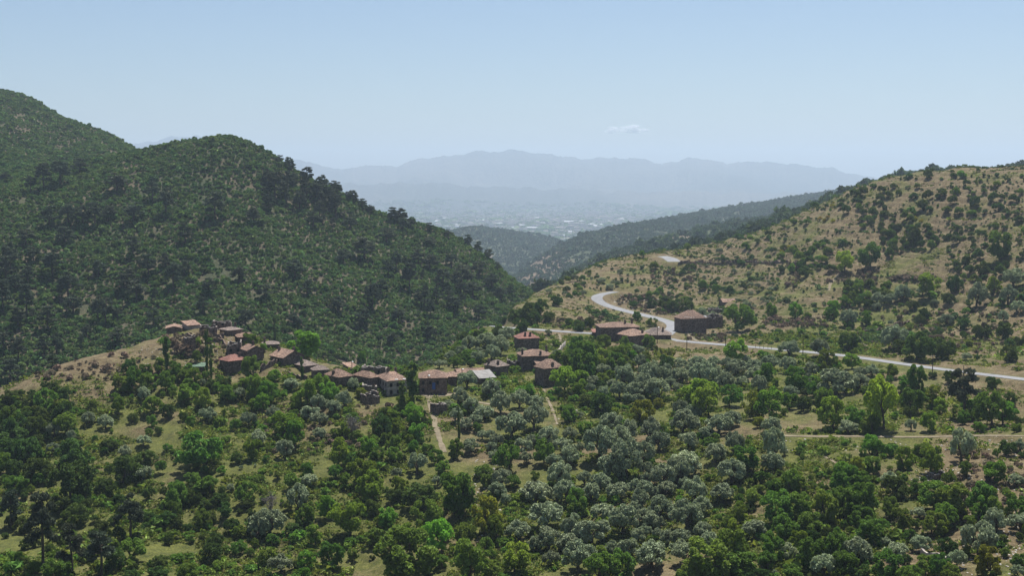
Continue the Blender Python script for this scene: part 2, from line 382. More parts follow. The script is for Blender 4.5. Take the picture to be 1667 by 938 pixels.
def leaf_mat(name, base, var=0.35, trans=0.3, tcol=None, hue=0.03):
    m = bpy.data.materials.new(name); m.use_nodes = True; t = m.node_tree
    for n in list(t.nodes):
        if n.type != 'OUTPUT_MATERIAL': t.nodes.remove(n)
    out = [n for n in t.nodes if n.type == 'OUTPUT_MATERIAL'][0]
    g = N(t, 'ShaderNodeNewGeometry'); oi = N(t, 'ShaderNodeObjectInfo'); at = N(t, 'ShaderNodeAttribute'); at.attribute_name = 'tint'
    hs = N(t, 'ShaderNodeHueSaturation')
    vmap = N(t, 'ShaderNodeMapRange'); vmap.inputs[3].default_value = 1 - var; vmap.inputs[4].default_value = 1 + var
    t.links.new(g.outputs['Random Per Island'], vmap.inputs[0])
    omap = N(t, 'ShaderNodeMapRange'); omap.inputs[3].default_value = 0.78; omap.inputs[4].default_value = 1.22
    t.links.new(oi.outputs['Random'], omap.inputs[0])
    tint = math_(t, 'ADD', at.outputs['Fac'], 1.0)
    hm = N(t, 'ShaderNodeMapRange'); hm.inputs[3].default_value = 0.5 - hue; hm.inputs[4].default_value = 0.5 + hue
    r2 = N(t, 'ShaderNodeMath', operation='FRACT'); t.links.new(math_(t, 'ADD', math_(t, 'MULTIPLY', oi.outputs['Random'], 7.31), math_(t, 'MULTIPLY', at.outputs['Fac'], 1.7)), r2.inputs[0]); t.links.new(r2.outputs[0], hm.inputs[0])
    t.links.new(hm.outputs[0], hs.inputs['Hue'])
    t.links.new(math_(t, 'MULTIPLY', math_(t, 'MULTIPLY', vmap.outputs[0], omap.outputs[0]), tint), hs.inputs['Value'])
    hs.inputs['Color'].default_value = (*base, 1)
    d = N(t, 'ShaderNodeBsdfDiffuse'); tr = N(t, 'ShaderNodeBsdfTranslucent'); mx = N(t, 'ShaderNodeMixShader')
    mx.inputs[0].default_value = trans
    t.links.new(hs.outputs[0], d.inputs[0])
    c = mixc(t, 1.0, hs.outputs[0], tcol or (1.2, 1.25, 0.55), 'MULTIPLY')
    t.links.new(c, tr.inputs[0])
    t.links.new(d.outputs[0], mx.inputs[1]); t.links.new(tr.outputs[0], mx.inputs[2]); t.links.new(mx.outputs[0], out.inputs[0])
    return m
L_olive = leaf_mat('olive leaves', (0.285, 0.325, 0.195), 0.35, 0.18, (1, 1, 0.8), 0.012)
L_bright = leaf_mat('fresh green leaves', (0.155, 0.245, 0.042), 0.35, 0.32)
L_vivid = leaf_mat('spring green leaves', (0.20, 0.31, 0.05), 0.35, 0.35)
L_mid = leaf_mat('mid green leaves', (0.13, 0.20, 0.044), 0.35, 0.32)
L_yel = leaf_mat('yellow green leaves', (0.185, 0.215, 0.036), 0.35, 0.3)
L_dark = leaf_mat('dark evergreen leaves', (0.082, 0.122, 0.036), 0.35, 0.25)
L_pine = leaf_mat('pine needles', (0.085, 0.105, 0.068), 0.35, 0.2, (1, 1, 0.8))
L_poplar = leaf_mat('poplar leaves', (0.11, 0.17, 0.05), 0.4, 0.32)
L_broom = leaf_mat('yellow broom flowers', (0.30, 0.25, 0.03), 0.4, 0.2)
L_grey = leaf_mat('bare grey twigs', (0.15, 0.135, 0.125), 0.3, 0.05, (1, 1, 1))
L_scrub = leaf_mat('maquis leaves', (0.10, 0.155, 0.06), 0.4, 0.25)
L_ridge = leaf_mat('ridge woods leaves', (0.07, 0.10, 0.055), 0.4, 0.2)
L_tuft = leaf_mat('weeds and grass tufts', (0.135, 0.165, 0.045), 0.55, 0.3)

# ------------------------------------------------------------------ mesh helpers
def mesh_np(name, V, Fq, m, smooth=False, attrs=None):
    me = bpy.data.meshes.new(name)
    V = np.ascontiguousarray(V, np.float32); Fq = np.ascontiguousarray(Fq, np.int32)
    k = Fq.shape[1]
    me.vertices.add(len(V)); me.vertices.foreach_set('co', V.ravel())
    me.loops.add(Fq.size); me.loops.foreach_set('vertex_index', Fq.ravel())
    me.polygons.add(len(Fq)); me.polygons.foreach_set('loop_start', np.arange(len(Fq), dtype=np.int32) * k)
    me.polygons.foreach_set('use_smooth', np.full(len(Fq), smooth))
    if attrs:
        for an, arr in attrs.items():
            at = me.attributes.new(an, 'FLOAT', 'POINT'); at.data.foreach_set('value', np.ascontiguousarray(arr, np.float32))
    me.update(calc_edges=True)
    if m is not None: me.materials.append(m)
    return me
def obj(name, me, parent=None, loc=None, kind=None, label=None, cat=None, group=None):
    o = bpy.data.objects.new(name, me); COL.objects.link(o)
    if parent is not None: o.parent = parent
    if loc is not None: o.location = loc
    if kind: o['kind'] = kind
    if label: o['label'] = label
    if cat: o['category'] = cat
    if group: o['group'] = group
    return o

# ------------------------------------------------------------------ the ground sheet, cut where one land form meets the next
dpts = [(0,600,470,.75),(120,590,460,.9),(250,560,480,.85),(330,560,480,.8),(60,700,400,.2),(200,720,390,.3),(350,800,340,.15),(560,680,400,.35),(600,760,360,.3),(700,650,420,.5),(450,600,450,.5),
 (0,900,300,.1),(400,930,290,.35),(700,930,290,.4),(850,860,310,.3),(1000,800,335,.45),(1150,800,320,.5),(1000,650,420,.35),(950,700,390,.4),(1250,700,360,.5),(1450,740,340,.45),(1550,760,320,.75),(1650,800,300,.8),(1300,900,270,.3),(1650,930,250,.65),
 (1150,580,500,.78),(1060,570,520,.78),(1300,600,470,.2),(1500,640,410,.55),(1600,580,430,.75),(740,580,540,.1),(830,560,540,.2),(900,550,560,.6),(960,520,640,.75),(930,460,800,.65),(1050,450,780,.72),(1150,430,780,.72),(1250,460,690,.6),(1300,540,560,.55),(1450,520,590,.4),(1400,400,700,.78),(1600,340,680,.78),(1330,360,830,.65),(1550,300,740,.8),(1600,430,620,.74),(1650,520,540,.75),(1150,545,580,.75)]
dp = np.array([[2 * ray(u, v)[0], math.log(Y), d] for u, v, Y, d in dpts])
dry = np.full(AA.shape, 0.5)
jA = np.searchsorted(gy, 1100)
num = 0; den = 0
for a2, l, d in dp:
    wgt = 1 / ((AA[:, :jA] * 2 - a2) ** 2 + (LY[:, :jA] - l) ** 2 + 2e-4) ** 1.5
    num = num + wgt * d; den = den + wgt
dry[:, :jA] = num / den
ub = Uapx
dryB = 0.52 + 0.22 * np.clip((1000 - YY) / -250, 0, 1) + 0.12 * np.clip((700 - YY) / 150, 0, 1)
dry = np.where(WHO == 1, dryB, dry)
dry = np.where(WHO == 2, 0.12, dry)
dry = np.where(WHO == 3, 0.15 + 0.85 * np.exp(-((ub - 1010) / 60) ** 2) * (YY > 3200) + 0.5 * np.exp(-((ub - 875) / 55) ** 2) * (YY < 2780), dry)
dry = np.where(WHO == 4, 0.1 + 0.5 * np.clip((YY - 1720) / 70, 0, 1) * (ub < 1130), dry)
dry = np.where(WHO == 5, 0.05, dry)
idx = np.arange(NA * NY).reshape(NA, NY)
quads = np.stack([idx[:-1, :-1], idx[1:, :-1], idx[1:, 1:], idx[:-1, 1:]], -1).reshape(-1, 4)
who_f = WHO[:-1, :-1].ravel()
VV = np.stack([XX, YY, H], -1).reshape(-1, 3)
for nm, ids, m in (('hillside', [0], M_ground), ('hill', [1], M_scrub), ('hills', [2, 3, 4, 5], M_ridge), ('plain', [6], M_plain), ('mountains', [7, 8], M_mount)):
    f = quads[np.isin(who_f, ids)]
    u_, inv = np.unique(f, return_inverse=True)
    obj(nm, mesh_np(nm, VV[u_], inv.reshape(f.shape), m, True, {'dry': dry.ravel()[u_]}), kind='structure')

# carriageways as thin sheets on their benches
for nm, (wd, kind, Q) in ways.items():
    T = np.gradient(Q[:, :2], axis=0); T /= np.linalg.norm(T, axis=1)[:, None] + 1e-9
    nrm = np.stack([-T[:, 1], T[:, 0]], 1); n = len(Q); k = 5
    V = []; wob = 0.25 * vnoise(np.arange(n) / 3.0, np.zeros(n), 5) if kind == 'dirt' else np.zeros(n)
    for j in range(k):
        s = (j / (k - 1) - 0.5) * (wd + wob * 2)
        xy = Q[:, :2] + nrm * s[:, None] if hasattr(s, '__len__') else Q[:, :2] + nrm * s
        z = np.maximum(Q[:, 2] + 0.03, ground(xy[:, 0], xy[:, 1]) + 0.05)
        V.append(np.column_stack([xy, z]))
    V = np.stack(V, 1).reshape(-1, 3); ii = np.arange(n * k).reshape(n, k)
    q = np.stack([ii[:-1, :-1], ii[:-1, 1:], ii[1:, 1:], ii[1:, :-1]], -1).reshape(-1, 4)
    o = obj('road' if kind == 'road' else 'path', mesh_np(nm, V, q, M_road if kind == 'road' else M_dirt), kind='structure')

# ------------------------------------------------------------------ the air
HAZE_TOP = 560.0
bm = bmesh.new(); bmesh.ops.create_cube(bm, size=1)
lo = np.array([-17500.0, -300.0, H.min() - 2.0]); hi = np.array([17500.0, 24600.0, HAZE_TOP])
for v in bm.verts: v.co = Vector(lo + (np.array(v.co) + 0.5) * (hi - lo))
me = bpy.data.meshes.new('haze'); bm.to_mesh(me); bm.free()
mh = bpy.data.materials.new('haze'); mh.use_nodes = True; t = mh.node_tree
for n in list(t.nodes):
    if n.type != 'OUTPUT_MATERIAL': t.nodes.remove(n)
pv = N(t, 'ShaderNodeVolumePrincipled')
HAZE_D = 0.90e-4
pv.inputs['Color'].default_value = (0.685, 0.84, 1.0, 1); pv.inputs['Density'].default_value = HAZE_D; pv.inputs['Anisotropy'].default_value = 0.38
t.links.new(pv.outputs[0], [n for n in t.nodes if n.type == 'OUTPUT_MATERIAL'][0].inputs['Volume'])
me.materials.append(mh)
obj('haze', me, kind='stuff')

# small cloud above the mountains
def cloud():
    a, tt = ray(1021, 214); Y = 26500.0
    bm = bmesh.new(); rc = random.Random(3)
    for k in range(26):
        x = rc.uniform(-1, 1); env = (1 - x * x) ** .6
        mm = Matrix.Translation((x * 420, rc.uniform(-90, 90), rc.uniform(-.2, 1) * 135 * env + 18 * x)) @ Matrix.Diagonal((rc.uniform(50, 130), 90, rc.uniform(16, 42) * (.4 + env), 1))
        bmesh.ops.create_icosphere(bm, subdivisions=3, radius=1, matrix=mm)
    me = bpy.data.meshes.new('cloud'); bm.to_mesh(me); bm.free()
    m = bpy.data.materials.new('cloud'); m.use_nodes = True; t = m.node_tree
    for n in list(t.nodes):
        if n.type != 'OUTPUT_MATERIAL': t.nodes.remove(n)
    d = N(t, 'ShaderNodeBsdfDiffuse'); tr = N(t, 'ShaderNodeBsdfTranslucent'); tp = N(t, 'ShaderNodeBsdfTransparent'); m1 = N(t, 'ShaderNodeMixShader'); m2 = N(t, 'ShaderNodeMixShader')
    d.inputs[0].default_value = tr.inputs[0].default_value = (.9, .9, .9, 1); m1.inputs[0].default_value = .5
    lw = N(t, 'ShaderNodeLayerWeight'); lw.inputs[0].default_value = .35
    f = math_(t, 'ADD', math_(t, 'MULTIPLY', lw.outputs['Facing'], .35), .64)
    t.links.new(f, m2.inputs[0]); t.links.new(d.outputs[0], m1.inputs[1]); t.links.new(tr.outputs[0], m1.inputs[2])
    t.links.new(m1.outputs[0], m2.inputs[1]); t.links.new(tp.outputs[0], m2.inputs[2]); t.links.new(m2.outputs[0], [n for n in t.nodes if n.type == 'OUTPUT_MATERIAL'][0].inputs[0])
    me.materials.append(m)
    obj('cloud', me, loc=(a * Y, Y, tt * Y), label='small faint white cloud low above the hazy mountains', cat='cloud')
cloud()

# ------------------------------------------------------------------ vegetation prototypes
def unit(v): return v / (np.linalg.norm(v, axis=-1, keepdims=True) + 1e-9)
def leaves(P, Nn, size, rg, aspect=1.5):
    n = len(P); Nn = unit(Nn)
    t1 = unit(np.cross(Nn, rg.normal(size=(n, 3)))); t2 = np.cross(Nn, t1)
    s = size * rg.uniform(0.6, 1.4, (n, 1))
    a, b = t1 * s * 0.5 * aspect, t2 * s * 0.5
    bend = Nn * s * 0.18
    V = np.stack([P - a - bend, P - b + bend, P + a - bend, P + b + bend], 1).reshape(-1, 3)
    return V, np.arange(n * 4).reshape(n, 4)
def lobed(lobes, n, size, rg, spread=0.75, lo=-0.7):
    lobes = np.array(lobes, float); r = lobes[:, 3]
    k = rg.choice(len(lobes), n * 2, p=r ** 2 / (r ** 2).sum())
    d = unit(rg.normal(size=(n * 2, 3))); d[:, 2] = np.where(d[:, 2] < lo, -d[:, 2], d[:, 2])
    P = lobes[k, :3] + d * r[k][:, None] * (1.1 - 0.45 * rg.uniform(0, 1, (n * 2, 1)) ** 1.6)
    dist = np.linalg.norm(P[:, None, :] - lobes[None, :, :3], axis=2) / r[None]
    dist[np.arange(n * 2), k] = 9
    ok = np.where(dist.min(1) > 0.8)[0][:n]
    P = P[ok]; d = d[ok]
    return leaves(P, d + spread * rg.normal(size=d.shape) * 0.5, size, rg)
def tube(pts, rad, ns=6):
    pts = np.array(pts, float); n = len(pts); V = []
    for i in range(n):
        d = unit(pts[min(i + 1, n - 1)] - pts[max(i - 1, 0)]); ref = np.array([1, 0, 0]) if abs(d[0]) < .8 else np.array([0, 1, 0])
        x = unit(np.cross(d, ref)); y = np.cross(d, x)
        for k in range(ns):
            an = 2 * math.pi * k / ns; V.append(pts[i] + rad[i] * (x * math.cos(an) + y * math.sin(an)))
    ii = np.arange(n * ns).reshape(n, ns)
    q = np.stack([ii[:-1], np.roll(ii[:-1], -1, 1), np.roll(ii[1:], -1, 1), ii[1:]], -1).reshape(-1, 4)
    return np.array(V), q
def join(parts):
    V = []; Fq = []; o = 0
    for v, f in parts: V.append(v); Fq.append(f + o); o += len(v)
    return np.vstack(V), np.vstack(Fq)
def limb(a, b, ra, rb, rg, wob=0.12, n=5):
    a = np.array(a, float); b = np.array(b, float); L = np.linalg.norm(b - a)
    P = [a + (b - a) * s + (rg.normal(size=3) * wob * L * 0.3 if 0 < s < 1 else 0) for s in np.linspace(0, 1, n)]
    return tube(P, np.linspace(ra, rb, n))

def p_olive(rg):     # crown 1 wide
    nl = rg.integers(20, 27); L = []
    lean = rg.uniform(-.06, .06, 2)
    for i in range(nl):
        an = rg.uniform(0, 6.28); q = math.sqrt(rg.uniform(0, 1)); rr = q * rg.uniform(.3, .44)
        z = 0.42 + 0.27 * math.sqrt(max(0, 1 - q * q)) * rg.uniform(0.55, 1.1) - 0.06 * q
        L.append((math.cos(an) * rr + lean[0], math.sin(an) * rr + lean[1], z, rg.uniform(.065, .13)))
    for i in range(5):
        an = i * 1.26 + rg.uniform(-.4, .4); L.append((math.cos(an) * .3, math.sin(an) * .3, rg.uniform(.26, .36), rg.uniform(.09, .13)))
    crown = lobed(L, 2300, 0.05, rg, 0.9)
    tr = [limb((0, 0, -.1), (lean[0] * .5, lean[1] * .5, .17), .055, .042, rg)]
    for k in rg.choice(nl, 6, replace=False): tr.append(limb((lean[0] * .5, lean[1] * .5, .15), np.array(L[k][:3]), .03, .008, rg, .2))
    return crown, join(tr)
def p_broad(rg, h=0.95, nleaf=2600, size=0.05, low=0.16, lobes=30, r0=.075, r1=.15):
    L = []; sk = rg.uniform(0, 6.28)
    for i in range(lobes):
        an = rg.uniform(0, 6.28) if rg.random() < .6 else sk + rg.normal() * .8; zz = rg.uniform(0, 1); prof = math.sin(math.pi * (0.14 + 0.76 * zz)) ** 0.8
        rr = 0.42 * prof * math.sqrt(rg.uniform(0.15, 1.25)) * (1 + .18 * math.cos(an - sk))
        L.append((math.cos(an) * rr, math.sin(an) * rr, low + (h - low - .12) * zz + .05, rg.uniform(r0, r1)))
    crown = lobed(L, nleaf, size, rg, 0.9)
    tr = [limb((0, 0, -.12), (0, 0, low + .2), .038, .028, rg)]
    for k in rg.choice(lobes, 6, replace=False): tr.append(limb((0, 0, low + .12), np.array(L[k][:3]), .02, .006, rg, .15))
    return crown, join(tr)
def p_shrub(rg, h=0.75, nleaf=700, size=0.075):
    L = []
    for i in range(12):
        an = rg.uniform(0, 6.28); q = math.sqrt(rg.uniform(0, 1)); rr = .33 * q
        L.append((math.cos(an) * rr, math.sin(an) * rr, h * (.25 + .5 * math.sqrt(1 - q * q) * rg.uniform(.6, 1.1)), rg.uniform(.13, .2)))
    crown = lobed(L, nleaf, size, rg, 0.9)
    return crown, limb((0, 0, -.15), (0, 0, .3), .03, .02, rg)
def p_pine(rg, h=1.5, nleaf=2100):
    V = []; tr = []
    top = np.array([rg.uniform(-.06, .06), rg.uniform(-.06, .06), h])
    P = [np.array([0, 0, -.15]), np.array([rg.uniform(-.03, .03), rg.uniform(-.03, .03), h * .35]), np.array([*(top[:2] * .6), h * .7]), top]
    tr.append(tube(P, [.045, .036, .022, .008]))
    L = []
    for i in range(26):
        s = rg.uniform(0.36, 1.0); an = rg.uniform(0, 6.28)
        c = np.array([np.interp(s * h, [p[2] for p in P], [p[k] for p in P]) for k in range(2)])
        reach = (0.44 * (1 - s) ** 0.6 + 0.1) * rg.uniform(.45, 1.0)
        e = np.array([c[0] + math.cos(an) * reach, c[1] + math.sin(an) * reach, s * h + reach * .15])
        L.append((*e, rg.uniform(.09, .15)))
        if i < 16: tr.append(limb((c[0], c[1], s * h - .04), e, .012, .004, rg, .1, 4))
    L = np.array(L)
    k = rg.integers(0, len(L), nleaf); d = unit(rg.normal(size=(nleaf, 3))); d[:, 2] *= .55
    Pp = L[k, :3] + d * L[k, 3][:, None] * rg.uniform(.6, 1.1, (nleaf, 1))
    crown = leaves(Pp, d * .6 + np.array([0, 0, .5]) + .7 * rg.normal(size=d.shape), .055, rg, 2.2)
    return crown, join(tr)
def p_poplar(rg, h=6.0):
    L = []
    for i in range(34):
        s = rg.uniform(.07, 1); rr = .3 * math.sin(math.pi * min(1, .15 + .85 * (1 - s) + .1)) * rg.uniform(.2, 1.5)
        an = rg.uniform(0, 6.28); L.append((math.cos(an) * rr, math.sin(an) * rr, s * h * .97, rg.uniform(.13, .3) * (1.1 - .5 * s)))
    L = np.array(L); n = 1900
    k = rg.integers(0, len(L), n); d = unit(rg.normal(size=(n, 3)))
    d2 = d.copy(); d2[:, 2] *= 2.2
    crown = leaves(L[k, :3] + d2 * L[k, 3][:, None] * rg.uniform(.7, 1.05, (n, 1)), d + .7 * rg.normal(size=d.shape), .17, rg)
    return crown, tube([(0, 0, -.3), (0, 0, h * .5), (0, 0, h * .95)], [.09, .06, .01])
def p_bare(rg, h=1.3):
    tr = [limb((0, 0, -.1), (0, 0, .35), .04, .03, rg)]; tips = []
    for i in range(14):
        an = rg.uniform(0, 6.28); e = np.array([math.cos(an) * rg.uniform(.1, .4), math.sin(an) * rg.uniform(.1, .4), rg.uniform(.6, 1) * h])
        tr.append(limb((0, 0, rg.uniform(.2, .4)), e, .018, .005, rg, .15)); tips.append(e)
        for q in range(4):
            e2 = e + rg.normal(size=3) * .13; tr.append(limb(e * .75 + np.array([0, 0, .1]), e2, .008, .003, rg, .1, 4)); tips.append(e2)
    tips = np.array(tips); n = 420
    k = rg.integers(0, len(tips), n)
    crown = leaves(tips[k] + rg.normal(size=(n, 3)) * .06, rg.normal(size=(n, 3)), .035, rg, 3.0)
    return crown, join(tr)
def protos(nm, fn, count, leafm, barkm, **kw):
    out = []
    for i in range(count):
        c, tr = fn(rng, **kw)
        h = c[0][:, 2].max()
        wd = 0.5 * (np.ptp(c[0][:, 0]) + np.ptp(c[0][:, 1]))
        out.append((mesh_np(nm + ' crown', *c, leafm), mesh_np(nm + ' trunk', *tr, barkm, True), h, wd))
    return out
PRO = {
 'O': protos('olive', p_olive, 7, L_olive, M_bark),
 'G': protos('bright tree', p_broad, 6, L_bright, M_bark),
 'M': protos('green tree', p_broad, 6, L_mid, M_bark, h=0.9, low=0.1, lobes=32),
 'V': protos('vivid tree', p_broad, 4, L_vivid, M_bark),
 'Y': protos('yellowish tree', p_broad, 3, L_yel, M_bark, h=0.95, low=.1),
 'D': protos('dark oak', p_broad, 6, L_dark, M_bark, h=0.78, low=0.06, lobes=32),
 'P': protos('pine', p_pine, 6, L_pine, M_bark),
 'L': protos('poplar', p_poplar, 3, L_poplar, M_bark),
 'B': protos('bare tree', p_bare, 2, L_grey, M_barkpale),
 'S': protos('shrub', p_shrub, 6, L_dark, M_bark),
 'T': protos('green shrub', p_shrub, 4, L_mid, M_bark),
 'K': protos('broom', p_shrub, 2, L_broom, M_bark, h=.6, nleaf=400),
 'Q': protos('small olive', p_olive, 3, L_olive, M_bark),
}
KIND = {'O': ('olive_tree', 'grey-green olive tree', 'olive tree'), 'G': ('broadleaf_tree', 'bright green leafy tree', 'tree'), 'M': ('bushy_tree', 'mid-green bushy tree', 'tree'),
 'V': ('broadleaf_tree', 'bright green leafy tree', 'tree'),
 'Y': ('broadleaf_tree', 'yellowish-green leafy tree', 'tree'), 'D': ('evergreen_oak', 'dark evergreen bush', 'tree'), 'P': ('pine_tree', 'dark blue-green pine', 'pine tree'),
 'L': ('poplar_tree', 'slim upright poplar', 'poplar'), 'B': ('bare_tree', 'leafless grey tree', 'bare tree'), 'S': ('hillside_shrub', 'round dark shrub', 'shrub'), 'T': ('leafy_shrub', 'round green shrub', 'shrub'),
 'K': ('broom_shrub', 'yellow-flowered broom', 'shrub'), 'Q': ('young_olive', 'small grey olive', 'olive tree')}
GROUPS = {'olive_tree': 'olive trees on the slopes below the road', 'broadleaf_tree': 'leafy trees scattered over the slopes', 'evergreen_oak': 'evergreen bushes in the thickets', 'pine_tree': 'pines of the valley and the left hill',
 'poplar_tree': 'slim poplars in the village', 'bare_tree': 'leafless trees', 'bushy_tree': 'bushy green trees scattered over the slopes', 'leafy_shrub': 'green shrubs scattered over the slopes', 'hillside_shrub': 'shrubs dotted over the dry right hillside', 'broom_shrub': 'yellow broom on the right hill', 'young_olive': 'small olives planted on the dry slope'}

# ------------------------------------------------------------------ landmarks that labels may name: (u, v, words)
LM = [(717, 622, 'house with the blue door'), (638, 620, 'tall pale-walled corner house'), (374, 592, 'red-roofed house on the knoll'), (280, 535, 'gabled ruin topping the knoll'),
 (306, 560, 'square roofless tower'), (408, 575, 'house with gabled right end'), (461, 580, 'house with the stepped tiled roof'), (492, 556, 'big rounded green tree behind the village'),
 (548, 612, 'wide tiled house amid the row'), (600, 648, 'stepped ruin under the row'), (712, 662, 'roofless shack beside the track'), (790, 612, 'pale sheet-roofed shed'),
 (808, 598, 'grey-roofed house with two chimneys'), (873, 580, 'broad house with three chimneys'), (893, 610, 'tall stone house above the footpath'), (857, 552, 'red-roofed house below the road'),
 (1007, 538, 'large tiled house under the road bend'), (1031, 550, 'chimneyed house beside the road'), (1128, 525, 'long ruined house above the road'), (1200, 515, 'dark spreading tree by the long ruined house'),
 (985, 487, 'white road bend'), (1086, 421, 'upper stretch of pale road'), (1118, 556, 'second utility pole from the left'), (1307, 560, 'pole standing before the road'), (1518, 592, 'pole near the right-hand end of the road'),
 (715, 695, 'dirt track below the houses'), (576, 692, 'leafless grey tree'), (655, 897, 'big round-crowned tree'), (320, 731, 'spreading light-green tree'), (70, 865, 'tall pine in the bottom corner'),
 (212, 840, 'dark lone pine on the lower slope'), (1136, 640, 'bright tree amid the grove'), (1439, 655, 'bright tall tree above the terrace track'), (1568, 640, 'pine below the road'), (1262, 712, 'start of the terrace track'),
 (1655, 713, 'far end of the terrace track'), (1532, 778, 'low stone hut wall'), (1416, 415, 'big leafy tree on the right hillside'), (1352, 462, 'footpath on the right hillside'), (899, 672, 'thin footpath through the grove'),
 (1198, 573, 'bright roadside tree'), (1290, 517, 'level track above the road'), (1040, 790, 'densest middle of the olive grove'), (950, 905, 'lowest edge of the olive grove'), (1290, 830, 'green thicket at lower right'),
 (1560, 830, 'thicket beside the stony slope'), (110, 640, 'bare spur crest'), (60, 720, 'dense thicket on the far spur slope'), (330, 860, 'dark thicket at lower left'), (480, 880, 'grassy gully at the bottom'), (790, 725, 'stony gully beside the grove'),
 (365, 224, 'rounded summit of the left hill'), (205, 250, 'notch in the left skyline'), (100, 285, 'pine clump on the left shoulder'), (500, 295, 'pine-lined skyline of the left hill'), (650, 360, 'two skyline pines on the descending ridge'), (790, 420, 'lower end of the left ridge'),
 (350, 340, 'lone broad pine under the summit'), (110, 440, 'dark pine slope at the left edge'), (590, 410, 'dark pine patch mid ridge'), (240, 450, 'middle of the wooded slope'), (60, 560, 'shadowed foot of the left hill'), (560, 500, 'foot of the wooded slope behind the village')]
LMa = np.array([(a, b) for a, b, _ in LM], float)
ORD = ['nearest', 'second', 'third', 'fourth', 'fifth', 'sixth', 'seventh', 'eighth', 'ninth', 'tenth', 'eleventh', 'twelfth', 'thirteenth', 'fourteenth', 'fifteenth', 'sixteenth']
DIRS = ['right of', 'upper right of', 'above', 'upper left of', 'left of', 'lower left of', 'below', 'lower right of']

trees = []      # (kind, u, v_centre, width_px, height_px or None, label)
def add(kind, txt):
    for q in txt.split():
        p = q.split(','); trees.append([kind, float(p[0]), float(p[1]), float(p[2]), float(p[3]) if len(p) > 3 else None, None])
def named(kind, u, v, wp, hp, label): trees.append([kind, u, v, wp, hp, label])

# hand-read positions: u,v of the crown centre and crown width in photograph pixels
add('O', '172,687,30 89,699,28 116,709,18 86,730,22 338,675,30 405,682,28 233,718,28 234,770,30 145,681,25 443,672,28 521,682,32 486,690,18 520,705,24 422,713,30 462,730,34 502,782,32 487,811,44 679,755,38 646,771,22 713,783,20 767,725,30 805,743,24 440,850,58 418,865,40 459,918,45 390,640,26 475,625,30 235,640,24')
add('O', '833,693,52 868,678,48 892,709,36 853,728,34 809,716,26 806,743,24 927,706,28 993,687,40 978,719,58 1025,701,34 1061,699,42 1073,719,40 1111,687,52 1170,690,46 1120,716,36 1150,704,30 930,743,36 904,752,32 910,772,42 990,758,48 1019,746,60 1046,737,40 1117,752,60 1165,737,40 1197,719,36 1082,773,48 1102,764,40 1191,767,52 871,802,58 922,799,46 951,779,26 978,784,34 1005,799,44 1040,796,44 1046,811,36 1132,796,46 1173,802,42 889,838,60 844,862,50 984,835,48 1013,844,52 1049,844,46 1073,826,44 1120,835,60 963,864,56 895,879,46 924,885,46 942,906,62 1061,903,60 818,779,36 1111,873,34')
add('O', '980,603,30 1014,611,36 1039,588,24 1024,616,32 1008,634,28 1037,634,38 1075,632,44 1057,609,42 1085,609,40 1111,612,42 1141,609,44 1136,588,26 1200,598,38 1182,621,36 1226,596,32 1228,610,36 962,621,28 927,605,16 1047,624,36 1108,593,28 1162,606,36 760,618,34 780,640,36 745,645,30 800,632,34 770,660,32 740,675,28 790,672,36 755,690,30 815,655,40 845,650,36 870,655,30 730,660,24 752,572,22 765,560,26 790,555,36 815,562,34 800,575,30 825,545,30 778,580,24 850,572,18 868,560,16 848,558,16 893,541,14 733,580,22 715,592,20 905,577,16 560,650,30 575,625,24 545,662,30 520,655,30 505,672,34')
add('O', '1284,567,34 1337,566,34 1419,551,28 1457,550,46 1252,591,34 1281,594,30 1319,600,28 1363,622,66 1398,623,38 1337,693,38 1381,696,34 1260,722,42,60 1258,752,40 1331,726,38 1565,726,48,60 1662,726,26 1447,779,32 1501,885,38 1593,879,60 1557,909,32 1341,921,46 1279,900,34 1397,897,48 1459,897,42 1661,850,42 1495,835,28 1470,477,30 1502,473,18 1428,486,22 1451,486,28 1428,500,16 1589,480,40,44 1650,453,42 1381,518,32 1542,521,28 1633,515,18 1521,492,16 1160,515,20 1145,510,20 1640,480,34 1655,500,26 1215,497,16')
add('G', '480,707,40 412,731,32 683,702,34 594,725,28 548,737,42 590,770,42 604,790,52 533,826,36 569,844,52 513,870,34 625,844,36 836,909,60 1154,652,52 1451,605,24 1387,588,32 1249,608,36 1290,617,36 1255,658,50 1357,673,50 1633,673,42 1516,687,32 1415,723,32 1428,729,28 1516,750,42 1618,767,46 1369,775,42 1293,787,48 1255,506,24 1293,506,28 1319,500,36 1357,506,30 1410,518,24 430,655,30 440,640,34 415,660,26 395,625,24 365,640,30 330,650,34 300,640,34 250,660,34 500,640,40 530,640,36 485,655,30 520,625,30 690,660,34 660,660,30 640,680,28 1045,413,12 590,582,16,24')
add('M', '495,838,32 747,802,62 693,838,52 791,784,28 536,903,42 640,740,28 723,761,28 708,743,26 738,731,30 886,734,42 914,593,42 944,586,52 957,593,34 978,583,40 1003,588,32 924,675,30 954,699,32 833,784,26 978,927,60 1007,920,52 1156,909,80 1194,891,60 1206,838,26 1206,814,22 1123,927,52 1209,921,60 1185,850,26 1118,644,42 1187,644,38 1290,690,50 1387,676,38 1615,664,58 1586,664,42 1451,734,26 1422,758,32 1501,734,32 765,912,62 759,870,40 800,927,42 1495,623,38,62 1321,853,52 1276,861,50 1264,826,60 1299,826,52 1338,826,52 1373,820,52 1406,814,52 1370,784,52 1400,790,52 1290,787,50 1397,841,44 1421,867,58 1447,826,36 1465,847,40 1501,790,38 1521,808,58 1560,814,62 1596,811,52 1631,820,58 1655,826,44 1536,838,42 1516,852,42 1320,903,52 1361,894,52 1507,921,42 1530,918,38 1252,891,46 1287,933,38 1444,924,60 280,600,28 215,614,34 195,625,32 300,612,24 270,620,30 240,625,30 320,580,18 1144,463,18 1034,514,14 1063,525,20 1618,465,28 1630,400,42 1165,470,14 ')
